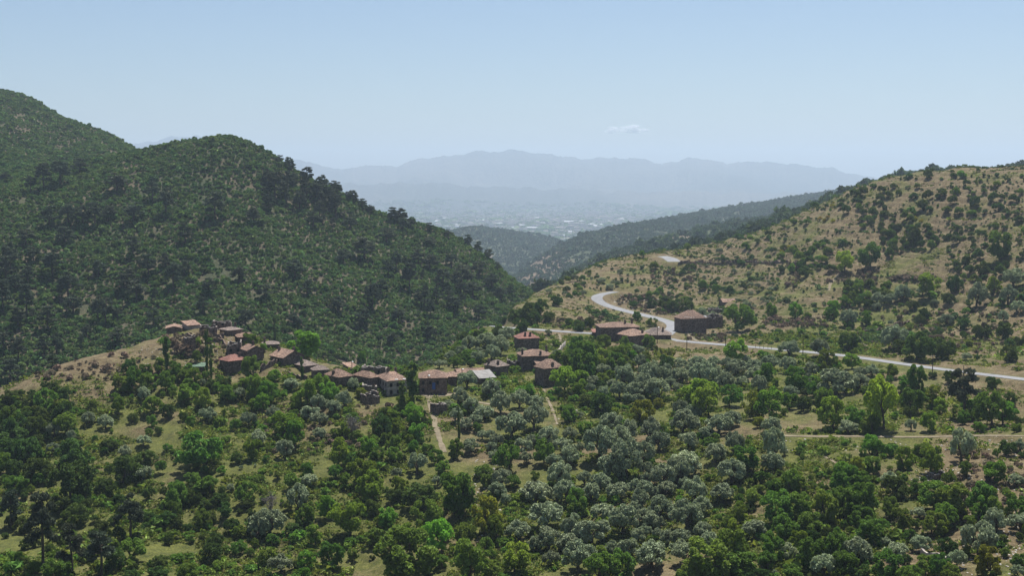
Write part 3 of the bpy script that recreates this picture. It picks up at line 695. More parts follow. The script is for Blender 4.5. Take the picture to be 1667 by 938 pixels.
add('Y', '1043,672,38 1072,657,22 809,861,42 788,838,52 1228,660,42 973,593,32 1345,588,32 1524,645,36 1395,761,28 1469,746,28,40 1613,915,46 555,700,30 1233,688,26 625,700,30 655,790,30 1300,880,34 1200,860,30 590,640,24')
add('D', '119,740,60 175,725,30 202,764,54 237,746,42 65,764,52 116,782,72 24,713,60 15,734,60 45,731,52 30,695,46 59,693,38 607,826,30 619,693,38 655,710,20 572,752,32 682,808,60 643,808,34 919,643,18 952,652,32 980,657,42 1085,591,32 1463,565,30 1381,558,36 1492,563,60 1533,567,46 1615,623,28 1545,614,22 1645,650,26 1519,611,16 1598,541,28 1633,538,28 1577,561,14 1642,576,32 1662,555,22 1639,729,30 1453,793,48 1574,424,20 1557,430,20 1557,462,28 1598,436,30 1486,497,22 1504,512,26 1542,486,22 1568,527,24 1495,521,22 1080,496,24 1060,495,20 1098,498,24 1120,500,26 960,525,20 940,530,26 925,525,20 820,522,24 840,515,30 860,508,34 880,500,28 870,518,30 845,528,28 895,515,24 905,490,22 812,540,20 775,545,24 755,550,22')
named('M', 320, 731, 84, 62, 'spreading light-green tree alone on the grassy left slope')
named('M', 655, 899, 108, 90, 'big round-crowned dark green tree at the bottom of the view')
named('P', 70, 862, 58, 132, 'tall pine with bare lower trunk in the bottom corner')
named('P', 118, 895, 50, 95, 'shorter leaning pine just beside the tall corner pine')
named('P', 165, 900, 52, 80, 'low spreading pine at the bottom edge beside two taller ones')
named('P', 212, 842, 48, 80, 'dark lone pine rising from the thicket on the lower slope')
named('P', 20, 830, 40, 70, 'pine half hidden at the frame edge above the corner pine')
named('V', 1136, 640, 62, 50, 'bright green tree standing amid the silver olive grove')
named('V', 1439, 655, 64, 92, 'tall bright spring-green tree above the terrace track')
named('P', 1568, 640, 54, 88, 'feathery dark pine standing just below the road')
named('V', 1198, 572, 42, 46, 'bright green tree right beside the road and a pole')
named('M', 1200, 518, 50, 48, 'dark spreading tree by the end of the long ruined house')
named('M', 1416, 415, 42, 44, 'big leafy tree alone on the dry right hillside')
named('D', 1486, 386, 28, 36, 'dark pointed evergreen among the shrubs of the upper right hillside')
named('V', 492, 562, 56, 52, 'big rounded bright green tree behind the village roofs')
named('B', 576, 694, 34, 46, 'leafless grey tree on the grassy slope under the ruin')
named('B', 1560, 640, 24, 40, 'leafless grey tree beside the pine below the road')
named('B', 440, 820, 40, 40, 'leafless twiggy tree above the pale olive clump')
named('L', 337, 572, 9, 74, 'slim poplar rising before the ruined tower, tallest of the pair')
named('L', 344, 592, 8, 62, 'thinner poplar of the pair below the ruined tower')
named('L', 272, 582, 14, 70, 'poplar standing on the slope under the gabled ruin')
named('L', 448, 537, 9, 44, 'dark slim poplar behind the village skyline')
named('L', 492, 600, 7, 38, 'small slim poplar in front of the grey hipped roof')
named('L', 671, 627, 24, 78, 'large full poplar between the pale house and the blue-doored house')
named('L', 656, 650, 16, 60, 'poplar in front of the tall pale-walled corner house')
named('L', 747, 700, 6, 86, 'very thin tall poplar in the grove beside the track')
named('M', 1119, 402, 13, 13, 'small umbrella-shaped tree on the skyline by the upper road')
# pines of the left hill
add('P', '50,303,16,25 72,291,26,38 98,283,34,40 130,274,26,24 190,300,32,28 248,314,22,28 270,332,28,40 350,340,34,42 412,354,18,24 9,291,18,16 80,355,28,30 112,352,26,30 135,355,26,30 155,352,26,34 178,349,22,22 219,349,30,30 302,383,24,30 43,389,26,24 106,386,30,26 55,417,24,24 86,432,30,40 26,463,22,24 112,469,34,40 207,458,34,32 222,478,30,30 242,435,24,32 78,521,30,36 173,512,26,40 141,541,18,20 72,567,24,30 17,607,28,34 86,590,20,20 6,560,24,30 475,273,12,14 464,268,8,8 448,307,34,40 438,290,20,22 438,332,20,24 413,355,18,22 477,291,16,16 496,292,16,16 518,299,14,14 544,305,16,16 541,326,30,26 521,313,34,26 566,320,14,12 579,326,10,9 590,335,10,8 600,342,14,10 637,353,12,14 651,356,16,14 656,368,20,20 630,387,26,24 592,409,36,34 560,422,24,24 633,441,20,26 681,422,24,24 761,396,10,12 777,401,12,14 793,415,10,12 752,454,34,34 720,455,26,26 700,430,26,24 735,425,22,22 780,440,24,22 800,460,22,22 770,475,26,24 550,499,24,24 650,518,24,26 815,480,20,20 830,475,16,16 300,440,22,24 340,470,24,26 390,450,22,24 430,480,24,26 480,440,26,26 500,470,20,22 330,500,22,24 250,520,24,28 190,550,22,26 30,520,24,30 120,500,26,30 45,450,22,26 160,440,22,24 620,470,22,24 590,520,24,26 690,490,24,26 740,500,24,24 780,510,20,22 510,360,26,24 570,365,24,22 700,395,18,14 400,520,22,24 480,525,22,24 640,555,20,22 700,545,22,22 500,288,20,24 526,300,18,22 548,310,18,20 575,322,16,18 590,334,16,16 605,343,14,14 640,352,18,22 652,354,20,22 668,364,16,16 700,372,16,14 730,384,14,14 762,394,14,18 778,402,14,18 795,416,14,16 810,436,12,14 470,268,16,18 455,262,14,14 575,300,0,0'.replace(' 575,300,0,0', ''))

# ------------------------------------------------------------------ fill the gaps by zones, in the density the photograph shows there
def inpoly(p, poly):
    x, y = p; c = False; n = len(poly)
    for i in range(n):
        x1, y1 = poly[i]; x2, y2 = poly[i - 1]
        if (y1 > y) != (y2 > y) and x < (x2 - x1) * (y - y1) / (y2 - y1) + x1: c = not c
    return c
HOUSE_RECT = [(262,520,322,550),(292,545,320,576),(318,520,392,548),(350,540,430,612),(420,552,535,616),(520,590,618,634),(580,598,664,662),(678,598,746,646),(742,598,806,626),(786,584,850,614),(842,566,918,632),(834,538,880,562),(964,520,1094,562),(1098,503,1180,545),(696,642,728,678)]
def blocked(u, v, vb, wp):
    for (x0, y0, x1, y1) in HOUSE_RECT:
        if x0 - wp * .35 < u < x1 + wp * .35 and y0 < vb and v - wp * .4 < y1 - 4: return True
    near = WPX[np.abs(WPX[:, 0] - u) < wp * .5]
    if len(near) and ((near[:, 1] > v - wp * .5) & (near[:, 1] < vb + 1)).any(): return True
    if 40 < u < 270 and np.interp(u, [40, 60, 265], [622, 610, 546]) - 4 < v + wp * .2 and v - wp * .45 < np.interp(u, [40, 60, 150, 265], [630, 622, 600, 564]): return True
    return False
WPX = np.vstack([np.column_stack(project(*Q.T)) for wd, kd, Q in ways.values()])
def waydist(x, y):
    return min(np.min((Q[:, 0] - x) ** 2 + (Q[:, 1] - y) ** 2) ** .5 - wd / 2 for wd, kd, Q in ways.values())
def fill(poly, kinds, n, w0, w1, sep, seed):
    rg = random.Random(seed); xs = [p[0] for p in poly]; ys = [p[1] for p in poly]; got = 0; tries = 0
    ex = [(q[1], q[2], q[3]) for q in trees if min(xs) - 60 < q[1] < max(xs) + 60 and min(ys) - 60 < q[2] < max(ys) + 60]
    while got < n and tries < n * 60:
        tries += 1
        p = (rg.uniform(min(xs), max(xs)), rg.uniform(min(ys), max(ys)))
        if not inpoly(p, poly): continue
        wp = w0 * .8 + (w1 * 1.05 - w0 * .8) * rg.random() ** 1.5
        if any(((p[0] - a) ** 2 + ((p[1] - b) * 1.5) ** 2) ** .5 < sep * 0.5 * (wp + c) for a, b, c in ex): continue
        if blocked(p[0], p[1], p[1] + wp * .4, wp): continue
        k = rg.choices(list(kinds), list(kinds.values()))[0]
        trees.append([k, p[0], p[1], wp, None, None]); ex.append((p[0], p[1], wp)); got += 1
fill([(0,400),(250,380),(300,480),(200,560),(0,600)], {'P': 1}, 16, 12, 28, .6, 40)
fill([(560,400),(700,400),(820,470),(800,520),(600,500)], {'P': 1}, 18, 9, 22, .6, 41)
fill([(420,270),(520,310),(600,360),(560,380),(470,330)], {'P': 1}, 16, 12, 22, .55, 42)
fill([(0,645),(95,620),(120,650),(110,690),(60,740),(0,790)], {'D': 6, 'M': 3}, 40, 18, 42, .6, 1)
fill([(0,790),(110,775),(200,800),(300,790),(420,800),(385,870),(330,938),(0,950)], {'D': 6, 'M': 3, 'S': 1}, 80, 16, 46, .56, 2)
fill([(130,650),(260,590),(360,620),(430,640),(560,650),(630,690),(560,760),(430,800),(250,790),(120,740)], {'D': 3, 'M': 5, 'G': 2, 'O': 2, 'T': 3}, 50, 8, 34, .8, 3)
fill([(420,790),(560,740),(690,690),(760,740),(830,790),(830,938),(330,938)], {'M': 5, 'G': 3, 'D': 3, 'T': 3}, 62, 8, 40, .7, 4)
fill([(760,680),(880,660),(960,640),(1050,640),(1200,660),(1230,720),(1190,810),(1140,920),(840,920),(780,780)], {'O': 6, 'M': 1}, 56, 24, 46, .62, 5)
fill([(1190,810),(1240,770),(1420,800),(1460,840),(1667,800),(1690,938),(1090,945)], {'M': 6, 'G': 3, 'D': 2, 'O': 2, 'T': 2}, 66, 14, 48, .68, 6)
fill([(1235,620),(1400,640),(1660,645),(1660,700),(1250,700)], {'M': 4, 'D': 3, 'G': 2, 'O': 2}, 20, 18, 40, .72, 7)
fill([(1270,725),(1500,730),(1667,730),(1667,800),(1450,800),(1270,790)], {'M': 4, 'D': 2, 'O': 2, 'T': 3}, 18, 12, 28, .85, 8)
fill([(930,575),(1050,570),(1060,600),(930,650),(900,640)], {'M': 4, 'G': 2, 'D': 2, 'O': 1}, 16, 20, 36, .65, 9)
fill([(690,595),(790,545),(800,585),(740,600)], {'D': 4, 'M': 3, 'O': 1}, 34, 10, 22, .55, 10)
fill([(960,600),(1240,585),(1240,630),(980,645)], {'O': 5, 'M': 2}, 16, 22, 36, .68, 11)
fill([(640,640),(700,650),(720,740),(640,750),(600,720)], {'M': 4, 'G': 4, 'D': 2}, 16, 16, 30, .68, 12)
fill([(1250,560),(1300,585),(1400,600),(1500,615),(1440,640),(1300,635),(1240,600)], {'O': 4, 'M': 3, 'D': 1}, 14, 16, 34, .75, 13)
fill([(200,590),(345,600),(430,615),(520,640),(430,650),(200,640)], {'M': 5, 'G': 2, 'D': 2, 'T': 2}, 40, 12, 26, .66, 14)
add('V', '720,876,62 919,616,42 939,619,42 1375,427,34 1513,462,42 670,675,36 465,690,52')
add('M', '1053,557,24 1015,557,20 1027,567,24 985,557,26 975,566,28 1000,573,28 960,575,28 945,562,26 930,575,28 413,596,34 407,553,24 268,558,20 592,612,16')
add('G', '322,557,18 430,566,15 420,628,36 447,612,26 470,618,20')
fill([(270,552),(345,545),(370,560),(350,600),(300,590),(262,585)], {'T': 3, 'S': 2}, 22, 4, 11, .9, 15)
# shrubs and small olives of the dry right-hand hill
ns0 = len(trees)
fill([(1430,372),(1470,362),(1515,368),(1525,400),(1500,414),(1440,410)], {'S': 6, 'T': 1}, 40, 9, 18, .5, 20)
fill([(1535,372),(1590,366),(1596,384),(1540,392)], {'S': 1}, 16, 8, 15, .55, 21)
fill([(1258,402),(1350,396),(1358,440),(1300,448),(1262,440)], {'S': 4, 'T': 3}, 36, 9, 18, .52, 22)
fill([(1355,462),(1450,458),(1456,492),(1372,497)], {'T': 4, 'S': 2, 'M': 2}, 26, 12, 24, .55, 23)
fill([(1440,290),(1560,276),(1667,276),(1667,360),(1560,350),(1470,345),(1380,345),(1350,330)], {'S': 5, 'T': 2}, 70, 7, 18, .7, 24)
fill([(1390,355),(1480,335),(1500,350),(1480,362),(1400,372)], {'S': 3, 'T': 2}, 20, 8, 16, .55, 25)
fill([(1200,395),(1290,358),(1380,318),(1400,305),(1400,325),(1300,372),(1220,410)], {'S': 4, 'T': 3, 'K': 1}, 30, 6, 14, .6, 26)
fill([(1060,425),(1200,400),(1270,420),(1270,500),(1150,500),(1040,470)], {'S': 3, 'T': 3, 'Q': 2}, 46, 5, 13, .8, 27)
fill([(1185,440),(1260,432),(1268,505),(1195,500)], {'Q': 5, 'S': 1}, 18, 9, 14, .9, 28)
fill([(870,480),(950,442),(1070,430),(1000,470),(960,480),(880,505)], {'Q': 3, 'S': 3, 'T': 3}, 44, 6, 16, .7, 29)
fill([(1540,400),(1667,330),(1667,450),(1560,460)], {'S': 4, 'T': 2, 'D': 1}, 36, 7, 20, .75, 30)
fill([(1400,495),(1667,480),(1667,600),(1560,585),(1430,540)], {'S': 4, 'T': 3, 'Q': 1}, 26, 7, 18, .9, 31)
fill([(900,515),(1000,500),(1090,535),(960,530),(900,540)], {'S': 3, 'T': 2}, 14, 4, 10, 1.0, 32)
fill([(1020,470),(1110,480),(1150,500),(1110,512),(1030,495)], {'S': 4, 'T': 3}, 22, 8, 18, .6, 33)
for q in '1335,322,9 1342,325,8 1348,320,9 1356,326,8 1290,372,9 1284,368,8 1272,376,8 1490,322,9 1500,326,8'.split():
    p = q.split(','); trees.append(['K', float(p[0]), float(p[1]) + 33, float(p[2]), None, None])
print('trees', len(trees))

HR = {'O': .8, 'Q': .8, 'S': .8, 'T': .8, 'K': .7}
cells = {}
placed = []
for k, tr in enumerate(trees):
    kind, u, v, wp, hp, lab = tr
    pro = PRO[kind][(k * 5 + int(u)) % len(PRO[kind])]
    if hp is None: hp = wp * pro[2] / pro[3] * random.uniform(.78, 1.25)
    placed.append((tr, pro, hp, v + hp * .48))
HT = hits([p[0][1] for p in placed], [p[3] for p in placed])
for _ in range(12):
    bad = np.where(HT[:, 1] > 1400)[0]
    if not len(bad): break
    for b in bad: placed[b] = (*placed[b][:3], placed[b][3] + 3)
    HT[bad] = hits([placed[b][0][1] for b in bad], [placed[b][3] for b in bad])
# labels: told apart by kind, landmark, side and order
lab_n = {}
order = []
for (tr, pro, hp, vb) in placed:
    d = np.hypot(LMa[:, 0] - tr[1], LMa[:, 1] - tr[2]); li = int(d.argmin())
    if d[li] < 14 and tr[5] is None: d[li] += 1000; li = int(d.argmin())
    an = math.degrees(math.atan2(-(tr[2] - LMa[li, 1]), tr[1] - LMa[li, 0])) % 360
    order.append((li, int(((an + 22.5) % 360) // 45), float(d[li])))
grp = {}
for k, (tr, *_r) in enumerate(placed): grp.setdefault((KIND[tr[0]][1], order[k][0], order[k][1]), []).append(k)
labels = {}
for (kn, li, di), ks in grp.items():
    ks.sort(key=lambda k: order[k][2])
    for r_, k in enumerate(ks):
        o_ = '' if len(ks) == 1 else (ORD[r_] if r_ < len(ORD) else 'farther') + ' '
        labels[k] = f"{o_}{kn} {DIRS[di]} the {LM[li][2]}"
nS = 0
for k, (tr, pro, hp, vb) in enumerate(placed):
    kind, u, v, wp, hp0, lab = tr
    x, y, z = HT[k]
    if y > 1400: continue
    if kind in 'STQKDMGOYV' and lab is None and waydist(x, y) < (1.5 if kind in 'STQK' else 2.2): continue
    z = float(ground(x, y))
    if kind == 'P' and lab is None: wp *= 1.25; hp0 = (hp or 0); hp = hp * 1.2
    s = wp * y / F / pro[3]; sz = hp * y / F / pro[2]
    nm, desc, cat = KIND[kind]
    small = kind in 'STQK'
    lb = lab or labels[k]
    rot = random.uniform(0, 6.283)
    if small:
        o = obj(nm, pro[0], loc=(x, y, z - .03 * s), label=lb, cat=cat, group=GROUPS[nm]); o.rotation_euler = (0, 0, rot); o.scale = (s, s, sz)
    else:
        e = obj(nm, None, loc=(x, y, z), label=lb, cat=cat, group=GROUPS[nm])
        ax = random.uniform(.85, 1.18) if kind in 'OGMDYV' else 1.0; e.rotation_euler = (random.gauss(0, .07), random.gauss(0, .07), rot) if kind in 'OGMDYV' else (0, 0, rot); e.scale = (s * ax, s / ax, sz); e.empty_display_size = 0.3
        obj('crown', pro[0], parent=e); obj('trunk', pro[1], parent=e)

# ------------------------------------------------------------------ maquis of the left hill: far past counting, one mass
def scatter(name, label, us, vs, protoV, size, sizevar, m, ymin, ymax, zs=1.0, keep=None, sink=0.1):
    P = hits(us, vs); ok = (P[:, 1] > ymin) & (P[:, 1] < ymax)
    if keep is not None: ok &= keep(P)
    P = P[ok]; V = []; n = len(P)
    for i in range(n):
        pv_ = protoV[i % len(protoV)]; s = size * math.exp(random.gauss(0, sizevar)); a = random.uniform(0, 6.28); c, d = math.cos(a), math.sin(a)
        q = pv_ * s; V.append(np.column_stack([q[:, 0] * c - q[:, 1] * d + P[i, 0], q[:, 0] * d + q[:, 1] * c + P[i, 1], q[:, 2] * zs + P[i, 2] - sink * s]))
    V = np.vstack(V)
    obj(name, mesh_np(name, V, np.arange(len(V)).reshape(-1, 4), m), kind='stuff', label=label)
    return n
def bush_proto(n, size, rg):
    L = [(math.cos(a) * r, math.sin(a) * r, .22 + .3 * math.sqrt(max(0, 1 - (r / .4) ** 2)) * rg.uniform(.6, 1.1), rg.uniform(.16, .26)) for a, r in zip(rg.uniform(0, 6.28, 6), .36 * np.sqrt(rg.uniform(0, 1, 6)))]
    return lobed(L, n, size, rg, .8)[0]
BP = [bush_proto(60, .23, rng) for _ in range(10)]
BPs = [bush_proto(26, .33, rng) for _ in range(10)]
# sample by world area so that the spacing is even on the slope
def world_points(n, a0, a1, y0, y1, comp_id, dens=None, seed=0):
    rg = np.random.default_rng(seed)
    y = np.sqrt(rg.uniform(y0 ** 2, y1 ** 2, n)); a = rg.uniform(a0, a1, n); x = a * y
    i, j, fa, fy = grid_lookup(x, y); ok = np.isin(WHO[i, j], comp_id)
    ok &= (vnoise(x / 7, y / 7, 3) + .6 * vnoise(x / 19, y / 19, 5) + .3 * vnoise(x / 60, y / 60, 9) > (-1.2 if dens is None else dens(x, y)) + rg.uniform(-.25, .25, n))
    x, y = x[ok], y[ok]; z = ground(x, y)
    # keep what can be seen from the camera or a little beside it
    u, v = project(x, y, z); a = x / y
    fa = np.clip((a - ga[0]) / (ga[1] - ga[0]), 0, NA - 1).astype(int)
    TM = np.maximum.accumulate(H / YY, 1); j = np.searchsorted(gy, y) - 1
    vis = (z + 8) / y >= TM[fa, np.maximum(j - 2, 0)] - .018
    return np.column_stack([x, y, z])[vis & (u > -330) & (u < 2000)]
def mass(name, label, P, protoV, size, sizevar, m, sink=.1, zs=1.0):
    rg = np.random.default_rng(len(P)); V = []; TI = []; ti = np.clip(rg.normal(0, .2, len(P)) + .1 * vnoise(P[:, 0] / 30, P[:, 1] / 30, 77), -.6, .7)
    S = size * np.exp(rg.normal(0, sizevar, len(P))); A_ = rg.uniform(0, 6.283, len(P)); k = rg.integers(0, len(protoV), len(P))
    for q in range(len(protoV)):
        w_ = np.where(k == q)[0]; pv_ = protoV[q]
        if not len(w_): continue
        c = np.cos(A_[w_])[:, None]; s = np.sin(A_[w_])[:, None]; sz = S[w_][:, None]
        X = (pv_[None, :, 0] * c - pv_[None, :, 1] * s) * sz + P[w_, 0][:, None]
        Y = (pv_[None, :, 0] * s + pv_[None, :, 1] * c) * sz + P[w_, 1][:, None]
        Z = pv_[None, :, 2] * sz * zs + P[w_, 2][:, None] - sink * sz
        V.append(np.stack([X, Y, Z], -1).reshape(-1, 3)); TI.append(np.repeat(ti[w_], pv_.shape[0]))
    V = np.vstack(V); print(name, len(P), len(V) // 4)
    obj(name, mesh_np(name, V, np.arange(len(V)).reshape(-1, 4), m, attrs={'tint': np.concatenate(TI)}), kind='stuff', label=label)
def even_points(sp, a0, a1, y0, y1, comp_id, drop, seed):
    rg = np.random.default_rng(seed)
    gx, gY = np.meshgrid(np.arange(a0 * y1, a1 * y1, sp), np.arange(y0, y1, sp)); x = gx.ravel() + rg.uniform(-.42, .42, gx.size) * sp; y = gY.ravel() + rg.uniform(-.42, .42, gx.size) * sp
    ok = (x / y > a0) & (x / y < a1); x, y = x[ok], y[ok]
    i, j, fa, fy = grid_lookup(x, y); ok = np.isin(WHO[i, j], comp_id)
    nz = .75 * vnoise(x / 6, y / 6, 3) + .35 * vnoise(x / 20, y / 20, 5)
    ok &= nz > drop(x, y) + 2.0 * np.clip(dry[i, j] - .45, -.05, .5) * (y > 1350) + rg.uniform(-.35, .35, len(x))
    x, y = x[ok], y[ok]; z = ground(x, y); u, v = project(x, y, z); a = x / y
    fa = np.clip((a - ga[0]) / (ga[1] - ga[0]), 0, NA - 1).astype(int)
    TM = np.maximum.accumulate(H / YY, 1); j = np.searchsorted(gy, y) - 1
    vis = (z + 8) / y >= TM[fa, np.maximum(j - 2, 0)] - .018
    return np.column_stack([x, y, z])[vis & (u > -330) & (u < 2000)]
PB = even_points(2.45, -.54, .06, 540, 1330, [1], lambda x, y: np.where(y > 1000, -.42, -.62), 5)
mass('maquis_scrub', 'dense low green scrub covering the left hill', PB, BP, 2.5, .33, L_scrub)
PR = even_points(7.0, -.16, .52, 1000, 4700, [2, 3, 4, 5], lambda x, y: -.15, 6)
mass('ridge_woods', 'dark woods on the far ridges', PR, BPs, 5.0, .4, L_ridge, zs=1.1)
# weeds, tufts and low undergrowth between the trees
TP = []
for _ in range(8):
    n = 14; p = rng.normal(size=(n, 3)) * np.array([.35, .35, .14]); p[:, 2] = np.abs(p[:, 2]) + .08
    TP.append(leaves(p, rng.normal(size=(n, 3)) + np.array([0, 0, .5]), .32, rng)[0])
def off_ways(P):
    m = np.ones(len(P), bool)
    for wn, (wd, kd, Q) in ways.items():
        near = (P[:, 1] > Q[:, 1].min() - 10) & (P[:, 1] < Q[:, 1].max() + 10)
        id_ = np.where(near)[0]
        if len(id_):
            for b in range(0, len(id_), 4000):
                q = id_[b:b + 4000]
                m[q] &= (((P[q, None, :2] - Q[None, ::2, :2]) ** 2).sum(-1).min(1) ** .5 > wd / 2 + (5.0 if kd == 'road' else 2.6 if wn == 'track_terrace' else .4))
    return m
def dry_at(P):
    i, j, fa, fy = grid_lookup(P[:, 0], P[:, 1]); return dry[i, j]
PT = world_points(110000, -.54, .57, 235, 560, [0], lambda x, y: -.15, 7); PT = PT[dry_at(PT) < rng.uniform(.45, .85, len(PT))]; PT = PT[off_ways(PT)]
mass('undergrowth', 'low weeds and grass tufts between the trees', PT, TP, 1.1, .45, L_tuft, sink=.05)
PU = world_points(16000, -.54, .57, 235, 600, [0], lambda x, y: .05, 8); PU = PU[dry_at(PU) < rng.uniform(.3, .7, len(PU))]; PU = PU[off_ways(PU)]
mass('low_bushes_cover', 'low leafy ground cover between the trees', PU, BP, 1.8, .42, L_mid)
PV = world_points(26000, -.05, .57, 540, 930, [0], lambda x, y: .0, 9); PV = PV[off_ways(PV)]
mass('dry_grass', 'dry grass clumps on the right hillside', PV, TP, 1.0, .4, L_tuft, sink=.05)

# the slopes go on beyond the edges of the view
BT = [bush_proto(260, .11, rng) for _ in range(6)]
PX = even_points(8.5, -.57, .60, 235, 560, [0], lambda x, y: -.1, 31); PX = PX[off_ways(PX)]; uu, vv = project(*PX.T)
mass('woods', 'leafy woods continuing on the slopes past the edges of the view', PX[(uu < -45) | (uu > 1712)], BT, 5.5, .3, L_mid)
# brown dead brush and bramble on the banks
rgb = np.random.default_rng(21); BR = []
for (u0, v0, u1, v1, n) in ((1005,480,1112,514,260),(1120,545,1180,556,60),(1240,519,1345,534,160),(1345,440,1430,462,120),(1060,440,1130,462,110),(900,520,1000,533,90),(1400,505,1640,575,240),(1447,450,1525,458,70),(1560,735,1667,860,120),(60,580,260,620,110),(270,545,400,600,90),(1110,425,1260,433,120),(1280,425,1300,470,50),(430,660,640,740,120)):
    q = hits(rgb.uniform(u0, u1, n), rgb.uniform(v0, v1, n)); BR.append(q)
BR = np.vstack(BR); BR = BR[(BR[:, 1] < 1000)]; BR = BR[off_ways(BR)]
L_brush = leaf_mat('dead brush twigs', (0.20, 0.155, 0.105), 0.5, 0.25, (1, 1, 1))
mass('dry_brush', 'brown dead brush and bramble on the banks', BR, BP, 1.4, .45, L_brush)
PH = even_points(2.0, -.02, .57, 520, 930, [0], lambda x, y: -.45, 14); PH = PH[off_ways(PH)]; uu, vv = project(*PH.T)
ph = ((PH[:, 2] + 1.5 * fbm(PH[:, 0] / 60, PH[:, 1] / 60, 2, 9)) / 6.4) % 1.0
PH = PH[(uu > 960) & (ph < .10) & (vnoise(PH[:, 0] / 26, PH[:, 1] / 26, 15) > -.15)]
mass('terrace_scrub', 'scrub growing along the old terrace edges of the right hillside', PH, BP, 1.5, .4, L_scrub)
PW = even_points(3.6, -.02, .57, 520, 930, [0], lambda x, y: .12, 12); PW = PW[off_ways(PW)]; uu, vv = project(*PW.T); PW = PW[uu > 930]
mass('low_scrub', 'low grey-green scrub over the dry right hillside', PW, BP, 1.15, .45, L_scrub)
# scattered stones
def stones():
    base = []
    for _ in range(5):
        bm = bmesh.new(); bmesh.ops.create_icosphere(bm, subdivisions=1, radius=.5)
        for v in bm.verts: v.co = Vector([c * random.uniform(.65, 1.25) for c in v.co])
        base.append((np.array([v.co[:] for v in bm.verts]), np.array([[v.index for v in f.verts] for f in bm.faces]))); bm.free()
    Vs = []; Fs = []; o = 0
    rg = random.Random(4)
    spots = []
    for (u0, v0, u1, v1, n, s0, s1) in ((1262,715,1660,735,120,.25,.8),(1560,740,1667,900,200,.25,.9),(1480,760,1560,790,60,.3,.8),(770,730,815,900,130,.3,1.0),(200,560,420,600,120,.25,.8),(330,535,400,580,90,.3,.9),(1000,480,1110,512,120,.4,1.2),(1120,540,1180,556,60,.3,.9),(1560,900,1667,938,60,.3,.9),(560,600,640,670,40,.3,.8),(900,650,960,700,40,.3,.9),(1240,700,1667,800,80,.2,.6)):
        for _ in range(n): spots.append((rg.uniform(u0, u1), rg.uniform(v0, v1), rg.uniform(s0, s1) ** 1.3))
    P = hits([s[0] for s in spots], [s[1] for s in spots])
    for k, s in enumerate(spots):
        v, f = base[k % 5]; an = rg.uniform(0, 6.28); c, d = math.cos(an), math.sin(an)
        q = v * s[2]; Vs.append(np.column_stack([q[:, 0] * c - q[:, 1] * d, q[:, 0] * d + q[:, 1] * c, q[:, 2] * .7]) + P[k]); Fs.append(f + o); o += len(v)
    obj('stony_rubble', mesh_np('stony_rubble', np.vstack(Vs), np.vstack(Fs), M_rock), kind='stuff', label='pale loose stones strewn over the slopes')
stones()

# ------------------------------------------------------------------ houses
def bm_obj(name, bm, m, parent=None, label=None):
    bmesh.ops.recalc_face_normals(bm, faces=bm.faces)
    me = bpy.data.meshes.new(name); bm.to_mesh(me); bm.free(); me.materials.append(m)
    o = obj(name, me, parent)
    if label: o['label'] = label
    return o
def box(bm, x0, x1, y0, y1, z0, z1, M=None):
    r = bmesh.ops.create_cube(bm, size=1)
    for v in r['verts']:
        v.co = Vector((x0 + (v.co.x + .5) * (x1 - x0), y0 + (v.co.y + .5) * (y1 - y0), z0 + (v.co.z + .5) * (z1 - z0)))
        if M is not None: v.co = M @ v.co
    return r['verts']
def roof_bm(W, D, h, rise, kind, axis, ov=.45, th=.2, sag=.12, hipf=.45):
    x0, x1, y0, y1 = -ov, W + ov, -ov, D + ov
    bm = bmesh.new()
    E = [(x0, y0), (x1, y0), (x1, y1), (x0, y1)]
    if kind == 'shed': top = [(x0, y0, 0), (x1, y0, 0), (x1, y1, rise), (x0, y1, rise)]; F_ = [(0, 1, 2, 3)]
    else:
        if axis == 'x':
            k = (min(D * .5 * 1.6, W * .42) if kind == 'hip' else 0); ym = (y0 + y1) / 2
            top = [(x0, y0, 0), (x1, y0, 0), (x1, y1, 0), (x0, y1, 0), (x0 + k, ym, rise), (x1 - k, ym, rise)]
            F_ = [(0, 1, 5, 4), (2, 3, 4, 5), (1, 2, 5), (3, 0, 4)]
        else:
            k = (min(W * .5 * 1.6, D * .42) if kind == 'hip' else 0); xm = (x0 + x1) / 2
            top = [(x0, y0, 0), (x1, y0, 0), (x1, y1, 0), (x0, y1, 0), (xm, y0 + k, rise), (xm, y1 - k, rise)]
            F_ = [(1, 2, 5, 4), (3, 0, 4, 5), (0, 1, 4), (2, 3, 5)]
        if kind == 'gable': F_ = F_[:2]
    vt = [bm.verts.new(p) for p in top]
    fs = [bm.faces.new([vt[i] for i in f]) for f in F_]
    bmesh.ops.subdivide_edges(bm, edges=bm.edges[:], cuts=4, use_grid_fill=True)
    bmesh.ops.triangulate(bm, faces=[f for f in bm.faces if len(f.verts) > 4])
    for v in bm.verts: v.co.z += random.gauss(0, sag * .35) - sag * .8 * math.sin(math.pi * min(1, max(0, (v.co.x - x0) / (x1 - x0)))) ** 2 * (v.co.z / max(rise, .1))
    bmesh.ops.recalc_face_normals(bm, faces=bm.faces)
    if sum(f.normal.z for f in bm.faces) < 0: bmesh.ops.reverse_faces(bm, faces=bm.faces[:])
    bmesh.ops.solidify(bm, geom=bm.faces[:], thickness=th)
    for v in bm.verts: v.co.z += h
    return bm
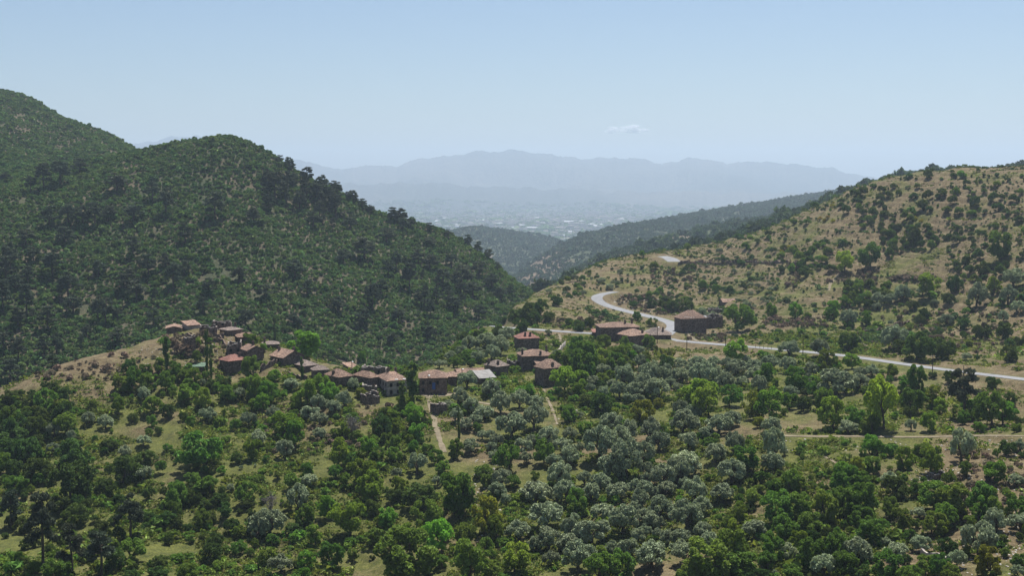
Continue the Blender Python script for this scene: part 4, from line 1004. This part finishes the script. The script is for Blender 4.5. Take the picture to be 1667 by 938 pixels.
def wall_bm(W, D, h, rise, kind, axis, base=-3.0):
    bm = bmesh.new(); rr = max(rise - .25, 0)
    prof = {'shed': {(0, 0): 0, (1, 0): 0, (1, 1): rr, (0, 1): rr}}.get(kind, {(0, 0): 0, (1, 0): 0, (1, 1): 0, (0, 1): 0})
    lo = [bm.verts.new((x * W, y * D, base)) for x, y in ((0, 0), (1, 0), (1, 1), (0, 1))]
    up = [bm.verts.new((x * W, y * D, h - .05 + prof[(x, y)])) for x, y in ((0, 0), (1, 0), (1, 1), (0, 1))]
    if kind == 'gable':
        if axis == 'y':
            p = bm.verts.new((W / 2, 0, h + rr)); q = bm.verts.new((W / 2, D, h + rr))
            bm.faces.new([lo[0], lo[1], up[1], p, up[0]]); bm.faces.new([lo[2], lo[3], up[3], q, up[2]])
            bm.faces.new([lo[1], lo[2], up[2], up[1]]); bm.faces.new([lo[3], lo[0], up[0], up[3]])
            bm.faces.new([up[0], p, q, up[3]]); bm.faces.new([p, up[1], up[2], q])
        else:
            p = bm.verts.new((0, D / 2, h + rr)); q = bm.verts.new((W, D / 2, h + rr))
            bm.faces.new([lo[0], lo[1], up[1], up[0]]); bm.faces.new([lo[2], lo[3], up[3], up[2]])
            bm.faces.new([lo[1], lo[2], up[2], q, up[1]]); bm.faces.new([lo[3], lo[0], up[0], p, up[3]])
            bm.faces.new([up[0], up[1], q, p]); bm.faces.new([p, q, up[2], up[3]])
    else:
        for i in range(4): bm.faces.new([lo[i], lo[(i + 1) % 4], up[(i + 1) % 4], up[i]])
        bm.faces.new(up)
    return bm
def ruin_wall_bm(L, h, th=.55, base=-3.0, jag=.8, rg=random, gap=None):
    n = max(5, int(L / .8)); bm = bmesh.new(); tops = []; z = h
    for i in range(n + 1):
        z = h + rg.uniform(-jag, .15) if rg.random() < .35 else z + rg.gauss(0, jag * .25)
        z = min(h + .3, max(h - jag * 1.6, z)); tops.append(z)
    if gap:
        for i in range(n + 1):
            if gap[0] < i / n < gap[1]: tops[i] = h * .35
    V = []
    for i in range(n + 1):
        x = L * i / n
        V.append([bm.verts.new((x, y, zz)) for y, zz in ((0, base), (th, base), (th, tops[i] - rg.uniform(0, .15)), (0, tops[i]))])
    for i in range(n):
        for k in range(4): bm.faces.new([V[i][k], V[i + 1][k], V[i + 1][(k + 1) % 4], V[i][(k + 1) % 4]])
    bm.faces.new(V[0][::-1]); bm.faces.new(V[-1])
    return bm, tops
def place_on_face(face, W, D):
    # matrix from face coordinates (x along the face, y outwards negative, z up)
    if face == 'f': return Matrix.Identity(4)
    return Matrix.Translation((0, D, 0)) @ Matrix.Rotation(-math.pi / 2, 4, 'Z')       # left side: x runs from the back to the front corner
def window(root, W, D, face, x, z, w_=.75, h_=1.1, fr=None, shutter=None):
    M = place_on_face(face, W, D)
    bm = bmesh.new(); t_ = .12
    for (a, b, c, d) in ((x - w_ / 2 - t_, x + w_ / 2 + t_, z + h_, z + h_ + t_), (x - w_ / 2 - t_, x + w_ / 2 + t_, z - t_, z), (x - w_ / 2 - t_, x - w_ / 2, z, z + h_), (x + w_ / 2, x + w_ / 2 + t_, z, z + h_)):
        box(bm, a, b, -.10, .05, c, d, M)
    f = bm_obj('window', bm, fr or M_wood, root)
    bm = bmesh.new(); box(bm, x - w_ / 2 + .002, x + w_ / 2 - .002, -.03, .03, z + .002, z + h_ - .002, M); bm_obj('pane', bm, shutter or M_dark, f)
def door(root, W, D, face, x, z, w_=1.2, h_=2.1, m=None, label=None):
    M = place_on_face(face, W, D); bm = bmesh.new()
    box(bm, x - w_ / 2, x + w_ / 2, -.08, .05, z, z + h_, M); d = bm_obj('door', bm, m or M_darkwood, root, label)
    bm = bmesh.new(); t_ = .14
    for (a, b, c, e) in ((x - w_ / 2 - t_, x - w_ / 2 - .002, z, z + h_), (x + w_ / 2 + .002, x + w_ / 2 + t_, z, z + h_), (x - w_ / 2 - t_, x + w_ / 2 + t_, z + h_ + .002, z + h_ + t_)): box(bm, a, b, -.14, .05, c, e, M)
    bm_obj('frame', bm, M_wood, d)
def chimney(parent, x, y, z0, z1, s=.75):
    bm = bmesh.new(); box(bm, x - s / 2, x + s / 2, y - s / 2, y + s / 2, z0, z1)
    box(bm, x - s / 2 - .1, x + s / 2 + .1, y - s / 2 - .1, y + s / 2 + .1, z1 + .003, z1 + .15)
    box(bm, x - s / 3, x + s / 3, y - s / 3, y + s / 3, z1 + .153, z1 + .4)
    bm_obj('chimney', bm, M_stone, parent)
def building(name, label, ul, uc, ur, vb, ve, vr=None, yaw=25, roof='hip', axis='x', tile='pink', wall=None, depth=None, chim=(), wins=True, cat='house', grp='stone houses of the half-ruined village', jag=.8, dr=None, patches=0, win=False):
    p = hits([uc], [vb])[0]; m_ = p[1] / F
    ya = R(yaw); L, Rr = (uc - ul) * m_, (ur - uc) * m_
    W = max(2.5, Rr / math.cos(ya)); D = max(3.0, L / max(math.sin(ya), .05)) if depth is None else depth
    h = (vb - ve) * m_
    root = obj(name, None, loc=(p[0], p[1], p[2]), label=label, cat=cat, group=grp); root.rotation_euler = (0, 0, ya); root.empty_display_size = .5
    wm = wall or M_stone
    rg = random.Random(int(ul * 7 + vb))
    if roof == 'none':
        sides = [((0, 0), 0, W), ((W, .56), math.pi / 2, D - .56), ((0, D), -math.pi / 2, D - .56), ((.56, D - .56), 0, W - 1.12)]
        for i, ((x, y), a, Ln) in enumerate(sides):
            if Ln < .8: continue
            hh = h * (1.0 if i in (0, 2) else rg.uniform(.75, 1.15))
            bm, tops = ruin_wall_bm(Ln, hh, jag=jag, rg=rg, gap=(.45, .62) if i == 3 and W > 5 else None)
            M = Matrix.Translation((x, y, 0)) @ Matrix.Rotation(a, 4, 'Z')
            for v in bm.verts: v.co = M @ v.co
            wo = bm_obj('wall', bm, wm, root)
            # crumbled pale top course
            bm = bmesh.new()
            n = len(tops) - 1
            for q in range(n):
                if rg.random() < .75:
                    zt = min(tops[q], tops[q + 1]); x0 = Ln * q / n + .04; x1 = Ln * (q + 1) / n - .04
                    box(bm, x0, x1, .04, .50, zt - .1, max(tops[q], tops[q + 1]) + rg.uniform(.03, .16), M)
            bm_obj('coping', bm, M_cap, wo)
        if wins and h > 2.5:
            for x in np.arange(1.4, W - 1, 2.6): window(root, W, D, 'f', x, h * .35, .7, .9)
        return root
    rise = max(.5, (ve - vr) * m_ - .1 * D)
    bm_obj('wall', wall_bm(W, D, h, rise, roof, axis), wm, root)
    ro = bm_obj('roof', roof_bm(W, D, h, rise, roof, axis), TILES[tile], root)
    for (cx, cy) in chim:
        x, y = cx * W, cy * D
        if roof == 'shed': zz = rise * cy
        elif axis == 'x': zz = rise * (1 - abs(cy - .5) * 2)
        else: zz = rise * (1 - abs(cx - .5) * 2)
        chimney(ro, x, y, h + zz * .6 - .3, h + zz + 1.15)
    if patches:
        bm = bmesh.new()
        for _ in range(patches):
            x = rg.uniform(.02, .95) * W; y = rg.uniform(-.3, .8); s = rg.uniform(.3, .8)
            box(bm, x, x + s * 1.5, y - .2, y + s * .5, h + rise * max(0, y) / (D / 2) * .9 + .05, h + rise * max(0, y) / (D / 2) * .9 + .32)
        bm_obj('mortar_edge', bm, M_white, ro)
    if win:
        fl = [h * .32] if h < 4.2 else [h * .14, h * .6]
        for z in fl:
            for x in np.arange(1.3, W - .9, 2.5):
                if dr and abs(x - dr[0] * W) < 1.5 and z < h * .55: continue
                window(root, W, D, 'f', x, z, .75, min(1.1, h * .26))
            if D * math.sin(ya) > 2.5:
                for x in np.arange(1.5, D - 1, 2.9): window(root, W, D, 'l', x, z, .7, min(1.0, h * .25))
    if dr: door(root, W, D, 'f', dr[0] * W, dr[1], dr[2], dr[3], dr[4], dr[5])
    return root
HS = 'stone_house'; RH = 'ruined_house'
building(RH, 'gabled stone ruin at the top left of the village knoll', 266, 271, 294, 546, 535, 527, 14, 'gable', 'y', 'pink', depth=9, cat='ruin')
building(HS, 'small house with a sloping pink roof behind the gabled ruin', 292, 306, 322, 538, 530, 522, 40, 'shed', 'x', 'pink', M_plaster)
building(RH, 'roofless ruin in the middle of the knoll top', 321, 325, 352, 542, 533, None, 12, 'none', depth=7, cat='ruin')
building(RH, 'dark roofless ruin at the back edge of the knoll', 343, 346, 375, 534, 523, None, 8, 'none', depth=6, cat='ruin')
building(HS, 'low house with flat-looking tiled roof right of the roofless ruins', 353, 371, 391, 547, 538, 531, 42, 'hip', 'x', 'grey', chim=((.8, .5),))
building(HS, 'house with a broad pink hipped roof behind the chimneyed gable house', 377, 388, 415, 558, 549, 540, 22, 'hip', 'x', 'brown', chim=((.45, .1),))
building(RH, 'square roofless stone tower on the left slope of the knoll', 295, 305, 317, 574, 549, None, 35, 'none', jag=.6, cat='ruin')
building(RH, 'roofless ruin adjoining the house with gabled right end', 366, 370, 392, 579, 561, None, 10, 'none', depth=8, cat='ruin')
building(HS, 'brown stone house with gabled right end and a chimney', 386, 403, 427, 590, 571, 560, 34, 'gable', 'y', 'brown', chim=((.5, .35),))
building(HS, 'dark corner house with bright red hipped roof on the knoll', 352, 373, 397, 610, 588, 576, 42, 'hip', 'x', 'red', chim=((.8, .3),))
building(HS, 'low grey-roofed house behind the stepped-roof house', 424, 429, 453, 569, 561, 554, 14, 'hip', 'x', 'grey', depth=6, chim=((.1, .5),))
building(HS, 'large house with stepped tiled roof and two chimneys before the big tree', 434, 462, 491, 597, 583, 567, 42, 'gable', 'y', 'pink', chim=((.35, .85), (.6, .15)))
building(HS, 'wide house with brownish grey hipped roof below the stepped-roof house', 469, 496, 515, 607, 596, 584, 42, 'hip', 'y', 'grey')
building(HS, 'small grey hipped house at the left of the village row', 504, 511, 534, 616, 603, 594, 22, 'hip', 'x', 'grey')
building(HS, 'tiled house with front corner in the middle of the village row', 525, 552, 572, 632, 614, 599, 42, 'hip', 'y', 'brown', chim=((.1, .5),))
building(HS, 'small orange-roofed house standing behind the village row', 556, 572, 584, 606, 600, 591, 38, 'shed', 'x', 'pink')
building(HS, 'long pale-tiled house against the tall pale corner house', 571, 603, 617, 632, 615, 602, 44, 'hip', 'y', 'brown')
building(RH, 'long roofless wall ruin behind the tall pale corner house', 586, 588, 628, 612, 597, None, -8, 'none', depth=5, cat='ruin')
building(HS, 'tall pale-walled corner house with broken tiled roof', 616, 631, 662, 645, 620, 603, 24, 'hip', 'x', 'pink', M_plaster, win=True, depth=12, chim=((.35, .55), (.75, .6)), patches=2)
building(RH, 'rubble-topped ruin under the pale-tiled long house', 588, 590, 614, 641, 629, None, 8, 'none', depth=5, cat='ruin', wins=False)
building(RH, 'stepped broken ruin lowest under the village row', 584, 598, 617, 660, 643, None, 38, 'none', jag=1.6, cat='ruin', wins=False)
b = building(HS, 'two-storey brown house with a blue door facing the yard', 681, 683, 728, 642, 615, 600, 4, 'hip', 'x', 'brown', M_stone2, depth=10, win=True, dr=(.52, 1.6, 1.1, 2.4, M_blue, 'blue painted door'))
building(HS, 'low side wing joined to the house with the blue door', 727, 729, 744, 630, 613, 603, 4, 'hip', 'x', 'pink', depth=7)
building('long_shed', 'long low tiled shed right of the blue-doored house', 743, 747, 790, 620, 611, 599, 18, 'gable', 'x', 'pink', depth=7, cat='shed', wins=False)
building('sheet_shed', 'open shed with bleached pale sheet roof', 775, 781, 806, 626, 616, 604, 24, 'shed', 'x', 'pale', cat='shed', wins=False, depth=6)
building(RH, 'small roofless shack beside the dirt track', 699, 712, 727, 677, 659, None, 40, 'none', jag=.5, cat='ruin', wins=False)
building(HS, 'grey-brown hipped house with two chimneys above the sheet-roofed shed', 788, 809, 828, 613, 597, 585, 42, 'hip', 'x', 'grey', chim=((.12, .75), (.25, .15)))
building(RH, 'half-collapsed house between two chimneyed houses', 827, 829, 849, 603, 588, None, 10, 'none', depth=6, cat='ruin')
building(HS, 'broad hipped house with three chimneys', 845, 851, 901, 605, 580, 567, 12, 'hip', 'x', 'brown', depth=10, chim=((.04, .3), (.9, .6), (.6, .08)))
building(HS, 'low wing with plain sloping roof before the broad house', 866, 874, 903, 606, 592, 580, 24, 'shed', 'x', 'pink', depth=6)
building(HS, 'tallest stone house, windowless side walls, above the footpath', 871, 886, 917, 631, 600, 583, 30, 'hip', 'x', 'pink', chim=((.5, .1),))
building(HS, 'house with new red roof just below the road', 837, 845, 878, 571, 551, 539, 14, 'hip', 'x', 'red', depth=8, chim=((.35, .2), (.6, .2)))
building(HS, 'large tiled house with pale bluish left wall under the road bend', 973, 978, 1042, 555, 533, 522, 8, 'hip', 'x', 'brown', depth=11, chim=((.68, .35), (.88, .5)))
building(HS, 'house with a single tall chimney at the roadside', 1003, 1026, 1060, 562, 547, 534, 34, 'hip', 'x', 'pink', chim=((.75, .15),))
building(HS, 'long low greyish house nearest the road junction', 1043, 1046, 1092, 552, 545, 531, -6, 'hip', 'x', 'grey', depth=9, chim=((.72, .3),))
building('lean_to', 'tiny red-tiled lean-to beside the large tiled house', 964, 966, 976, 546, 541, 536, 6, 'shed', 'x', 'red', depth=4, cat='shed', wins=False)
building(RH, 'long ruined house with a broken tiled roof above the road', 1103, 1109, 1152, 542, 519, 503, 14, 'hip', 'x', 'brown', depth=9, cat='ruin', patches=7, wins=False)
building(RH, 'roofless wing at the right end of the long ruined house', 1151, 1153, 1178, 535, 517, None, 16, 'none', depth=8, cat='ruin', wins=False)
building(RH, 'dark roofless ruin behind the long ruined house', 1155, 1157, 1177, 514, 504, None, 6, 'none', depth=6, cat='ruin', wins=False)
building('field_hut', 'small pale-roofed field hut half hidden behind the dark spreading tree', 1173, 1177, 1199, 498, 492, 485, 12, 'gable', 'x', 'pink', cat='hut', wins=False, depth=6)
building('flat_shed', 'flat green-roofed shed behind the slim poplars', 300, 302, 331, 603, 597, 591, 6, 'shed', 'x', 'green', depth=7, cat='shed', wins=False)
building('stone_hut', 'low stone hut wall on the stony slope right of the thicket', 1518, 1521, 1547, 783, 774, None, 8, 'none', depth=4, jag=.4, cat='ruin', wins=False)

# dry-stone walls
def stone_wall(label, px, h=1.0, th=.7):
    P = hits([p[0] for p in px], [p[1] for p in px]); V = []; F_ = []
    d = np.concatenate([[0], np.cumsum(np.linalg.norm(np.diff(P[:, :2], axis=0), axis=1))]); n = max(6, int(d[-1] / .9)); s = np.linspace(0, d[-1], n)
    X = np.interp(s, d, P[:, 0]); Y = np.interp(s, d, P[:, 1]); Z = ground(X, Y)
    T = np.gradient(np.column_stack([X, Y]), axis=0); T /= np.linalg.norm(T, axis=1)[:, None]; nx, ny = -T[:, 1] * th / 2, T[:, 0] * th / 2
    for i in range(n):
        tz = Z[i] + h * random.uniform(.55, 1.2)
        V += [(X[i] - nx[i], Y[i] - ny[i], Z[i] - .6), (X[i] + nx[i], Y[i] + ny[i], Z[i] - .6), (X[i] + nx[i] * .7, Y[i] + ny[i] * .7, tz), (X[i] - nx[i] * .7, Y[i] - ny[i] * .7, tz + random.uniform(-.1, .1))]
    for i in range(n - 1):
        for k in range(4): F_.append((i * 4 + k, i * 4 + (k + 1) % 4, i * 4 + 4 + (k + 1) % 4, i * 4 + 4 + k))
    obj('dry_stone_wall', mesh_np('dry_stone_wall', np.array(V), np.array(F_), M_cap if 'pale' in label else M_stone), label=label, cat='wall', group='dry-stone field walls')
stone_wall('dark dry-stone wall running along the hill under the upper road', [(1104,431),(1140,428),(1200,427),(1258,429),(1300,432)], 1.6)
stone_wall('pale crumbling wall right of the broad house with three chimneys', [(903,581),(912,572),(920,563)], 1.8)
stone_wall('low wall under the level track on the right', [(1395,545),(1450,535),(1480,527)], 1.4)
stone_wall('brown field wall on the right hillside below the big leafy tree', [(1447,456),(1490,452),(1520,448)], 1.3)
stone_wall('broken garden wall below the stepped-roof house', [(424,606),(440,598),(455,592)], 2.2)
stone_wall('pale terrace wall in the lower right corner', [(1500,905),(1520,912),(1540,918)], 1.6)

for txt, px, hh in (('broken wall crossing the knoll top right of the roofless ruins', [(340,548),(352,549),(365,551)], 1.8), ('low broken wall on the rubble below the knoll top', [(338,556),(350,555),(360,558)], 1.5), ('short broken wall beside the roofless ruin left of the gabled-end house', [(358,553),(364,560),(368,567)], 1.8), ('fragment of wall over the square roofless tower', [(296,548),(304,547),(312,549)], 1.2), ('terrace edge wall on the slope under the square tower', [(280,577),(296,578),(310,577)], 1.1), ('broken wall in front of the wide grey-roofed house', [(470,612),(484,616),(500,619)], 1.6)):
    stone_wall(txt, px, hh)

# ------------------------------------------------------------------ utility poles, lamps, fence posts
def pole(u, vt, vb, label, lamp=False, arm=True):
    p = hits([u], [vb])[0]; h = (vb - vt) * p[1] / F; hs = h
    root = obj('utility_pole' if not lamp else 'street_lamp', None, loc=p, label=label, cat='pole' if not lamp else 'street lamp', group='poles along the road' if not lamp else 'street lamps of the village')
    me = mesh_np('post', *tube([(0, 0, -.5), (0, 0, h * .5), (0, 0, h)], [.17, .14, .11], 8), M_darkwood if not lamp else M_darkwood, True); obj('post', me, root)
    if arm:
        bm = bmesh.new(); box(bm, -.9, .9, -.2, -.10, h - .75, h - .6); ao = bm_obj('crossarm', bm, M_darkwood, root)
        for x in (-.8, -.3, .3, .8):
            bm = bmesh.new(); bmesh.ops.create_cone(bm, cap_ends=True, segments=8, radius1=.07, radius2=.045, depth=.22, matrix=Matrix.Translation((x, -.15, h - .48))); bm_obj('insulator', bm, M_white, ao)
    if lamp:
        obj('bracket', mesh_np('bracket', *tube([(0, 0, h - .5), (.25, -.35, h - .05), (.4, -.8, h)], [.05, .045, .04], 6), M_metal, True), root)
        bm = bmesh.new(); bmesh.ops.create_uvsphere(bm, u_segments=10, v_segments=8, radius=.34, matrix=Matrix.Translation((.42, -.95, h - .05)) @ Matrix.Diagonal((1, 1.3, .6, 1))); bm_obj('lamp_head', bm, M_white, root)
pole(1070, 532, 559, 'street lamp pole at the road junction below the long greyish house', lamp=True, arm=False)
pole(1118, 541, 573, 'dark utility pole in front of the long ruined house')
pole(1181, 546, 573, 'dark utility pole just left of the bright roadside tree')
pole(1307, 541, 578, 'dark utility pole between two olives before the road')
pole(1518, 577, 606, 'dark utility pole near the right-hand end of the road')
pole(752, 600, 622, 'street lamp between the blue-doored house and the long shed', lamp=True, arm=False)
pole(697, 610, 646, 'street lamp in the yard before the blue-doored house', lamp=True, arm=False)
pole(573, 588, 607, 'thin street lamp behind the village row', lamp=True, arm=False)
def posts(lst, label, grp):
    P = hits([a for a, b in lst], [b for a, b in lst])
    me = None
    for p in P:
        if me is None: me = mesh_np('fence_post', *tube([(0, 0, -.3), (0, 0, .8), (.01, .01, 1.5)], [.09, .08, .06], 6), M_wood, True)
        o = obj('fence_post', me, loc=p, label=label, cat='post', group=grp); o.rotation_euler = (random.uniform(-.06, .06), random.uniform(-.06, .06), random.uniform(0, 6)); 
posts([(1230,567),(1237,567.5),(1243,568),(1250,568.5),(1256,569),(1368,577)], 'short wooden fence post on the verge of the lower road', 'fence posts along the lower road')
posts([(962,490),(966,496),(972,499),(980,502),(990,505),(1000,508),(1012,511),(1026,515)], 'short guard post on the outer edge of the white road bend', 'guard posts round the road bend')

# ------------------------------------------------------------------ the town far out on the plain
def town():
    bm = bmesh.new(); v = [bm.verts.new(p) for p in ((0, 0, 0), (1, 0, 0), (1, 1, 0), (0, 1, 0), (0, 0, .75), (1, 0, .75), (1, 1, .75), (0, 1, .75), (0, .5, 1), (1, .5, 1))]
    for f in ((0, 1, 5, 4), (2, 3, 7, 6), (1, 2, 6, 9, 5), (3, 0, 4, 8, 7), (4, 5, 9, 8), (6, 7, 8, 9)): bm.faces.new([v[i] for i in f])
    me = bpy.data.meshes.new('warehouse'); bm.to_mesh(me); bm.free(); me.materials.append(simple_mat('pale sheet roofs', (0.22, 0.22, 0.22), (0.4, 0.4, 0.4), 1.0, 0.7, 'obj', 0))
    rg = random.Random(9)
    big = [(690,370,44),(725,371,40),(707,364,12),(822,360,22),(808,368,14),(846,370,18),(858,374,28),(832,375,12),(908,387,20),(936,387,18),(960,368,20),(966,372,14),(976,369,10),(958,378,14),(984,376,24),(944,363,16),(760,361,18),(676,350,14),(720,358,10),(918,365,30),(880,366,12),(1010,360,16),(1040,356,14),(1060,352,10),(925,382,10),(1000,366,12),(740,368,12),(785,362,10),(870,358,12),(990,363,8)]
    for (u, vv, wp) in big:
        a, t_ = ray(u, vv); Y = PLAIN / t_ if t_ < 0 else 9000
        p = hits([u], [vv])[0]
        if p[1] < 5000 or p[1] > 12500: continue
        o = obj('warehouse', me, loc=(p[0], p[1], float(ground(p[0], p[1])) - 1), label='tiny pale industrial shed in the hazy plain town', cat='building', group='pale sheds of the far town')
        ww = wp * p[1] / F; o.scale = (ww * rg.uniform(.4, .75), 60 + rg.uniform(0, 60), 14 + rg.uniform(0, 10)); o.rotation_euler = (0, 0, rg.uniform(-.15, .15))
    # the mass of small roofs and trees around them
    P = []
    for _ in range(2600):
        u = rg.gauss(900, 170); vv = 340 + abs(rg.gauss(0, 1)) * 22
        a, t_ = ray(u, vv); Y = PLAIN / t_; P.append((a * Y, Y))
    P = np.array(P); P = P[(P[:, 1] > 5200) & (P[:, 1] < 12000)]
    V = []; Fq = []; o_ = 0
    bx = np.array([(0, 0, 0), (1, 0, 0), (1, 1, 0), (0, 1, 0), (0, 0, 1), (1, 0, 1), (1, 1, 1), (0, 1, 1)], float); bf = np.array([(0, 1, 5, 4), (1, 2, 6, 5), (2, 3, 7, 6), (3, 0, 4, 7), (4, 5, 6, 7)])
    for x, y in P:
        q = bx * np.array([rg.uniform(12, 40), rg.uniform(12, 40), rg.uniform(8, 24)]) + np.array([x, y, float(ground(x, y)) - 1]); V.append(q); Fq.append(bf + o_); o_ += 8
    obj('town', mesh_np('town', np.vstack(V), np.vstack(Fq), M_cap), kind='stuff', label='hazy mass of small roofs in the plain town')
    # dark groves and tree lines on the plain
    P = []
    for _ in range(5000):
        u = rg.uniform(600, 1250); vv = 341 + rg.uniform(0, 1) ** 1.3 * 55
        a, t_ = ray(u, vv); Y = PLAIN / t_; P.append((a * Y, Y, 0))
    P = np.array(P); P[:, 2] = ground(P[:, 0], P[:, 1])
    mass('plain_woods', 'dark groves and tree lines on the far plain', P, BPs, 40, .4, L_dark, zs=.45)
town()
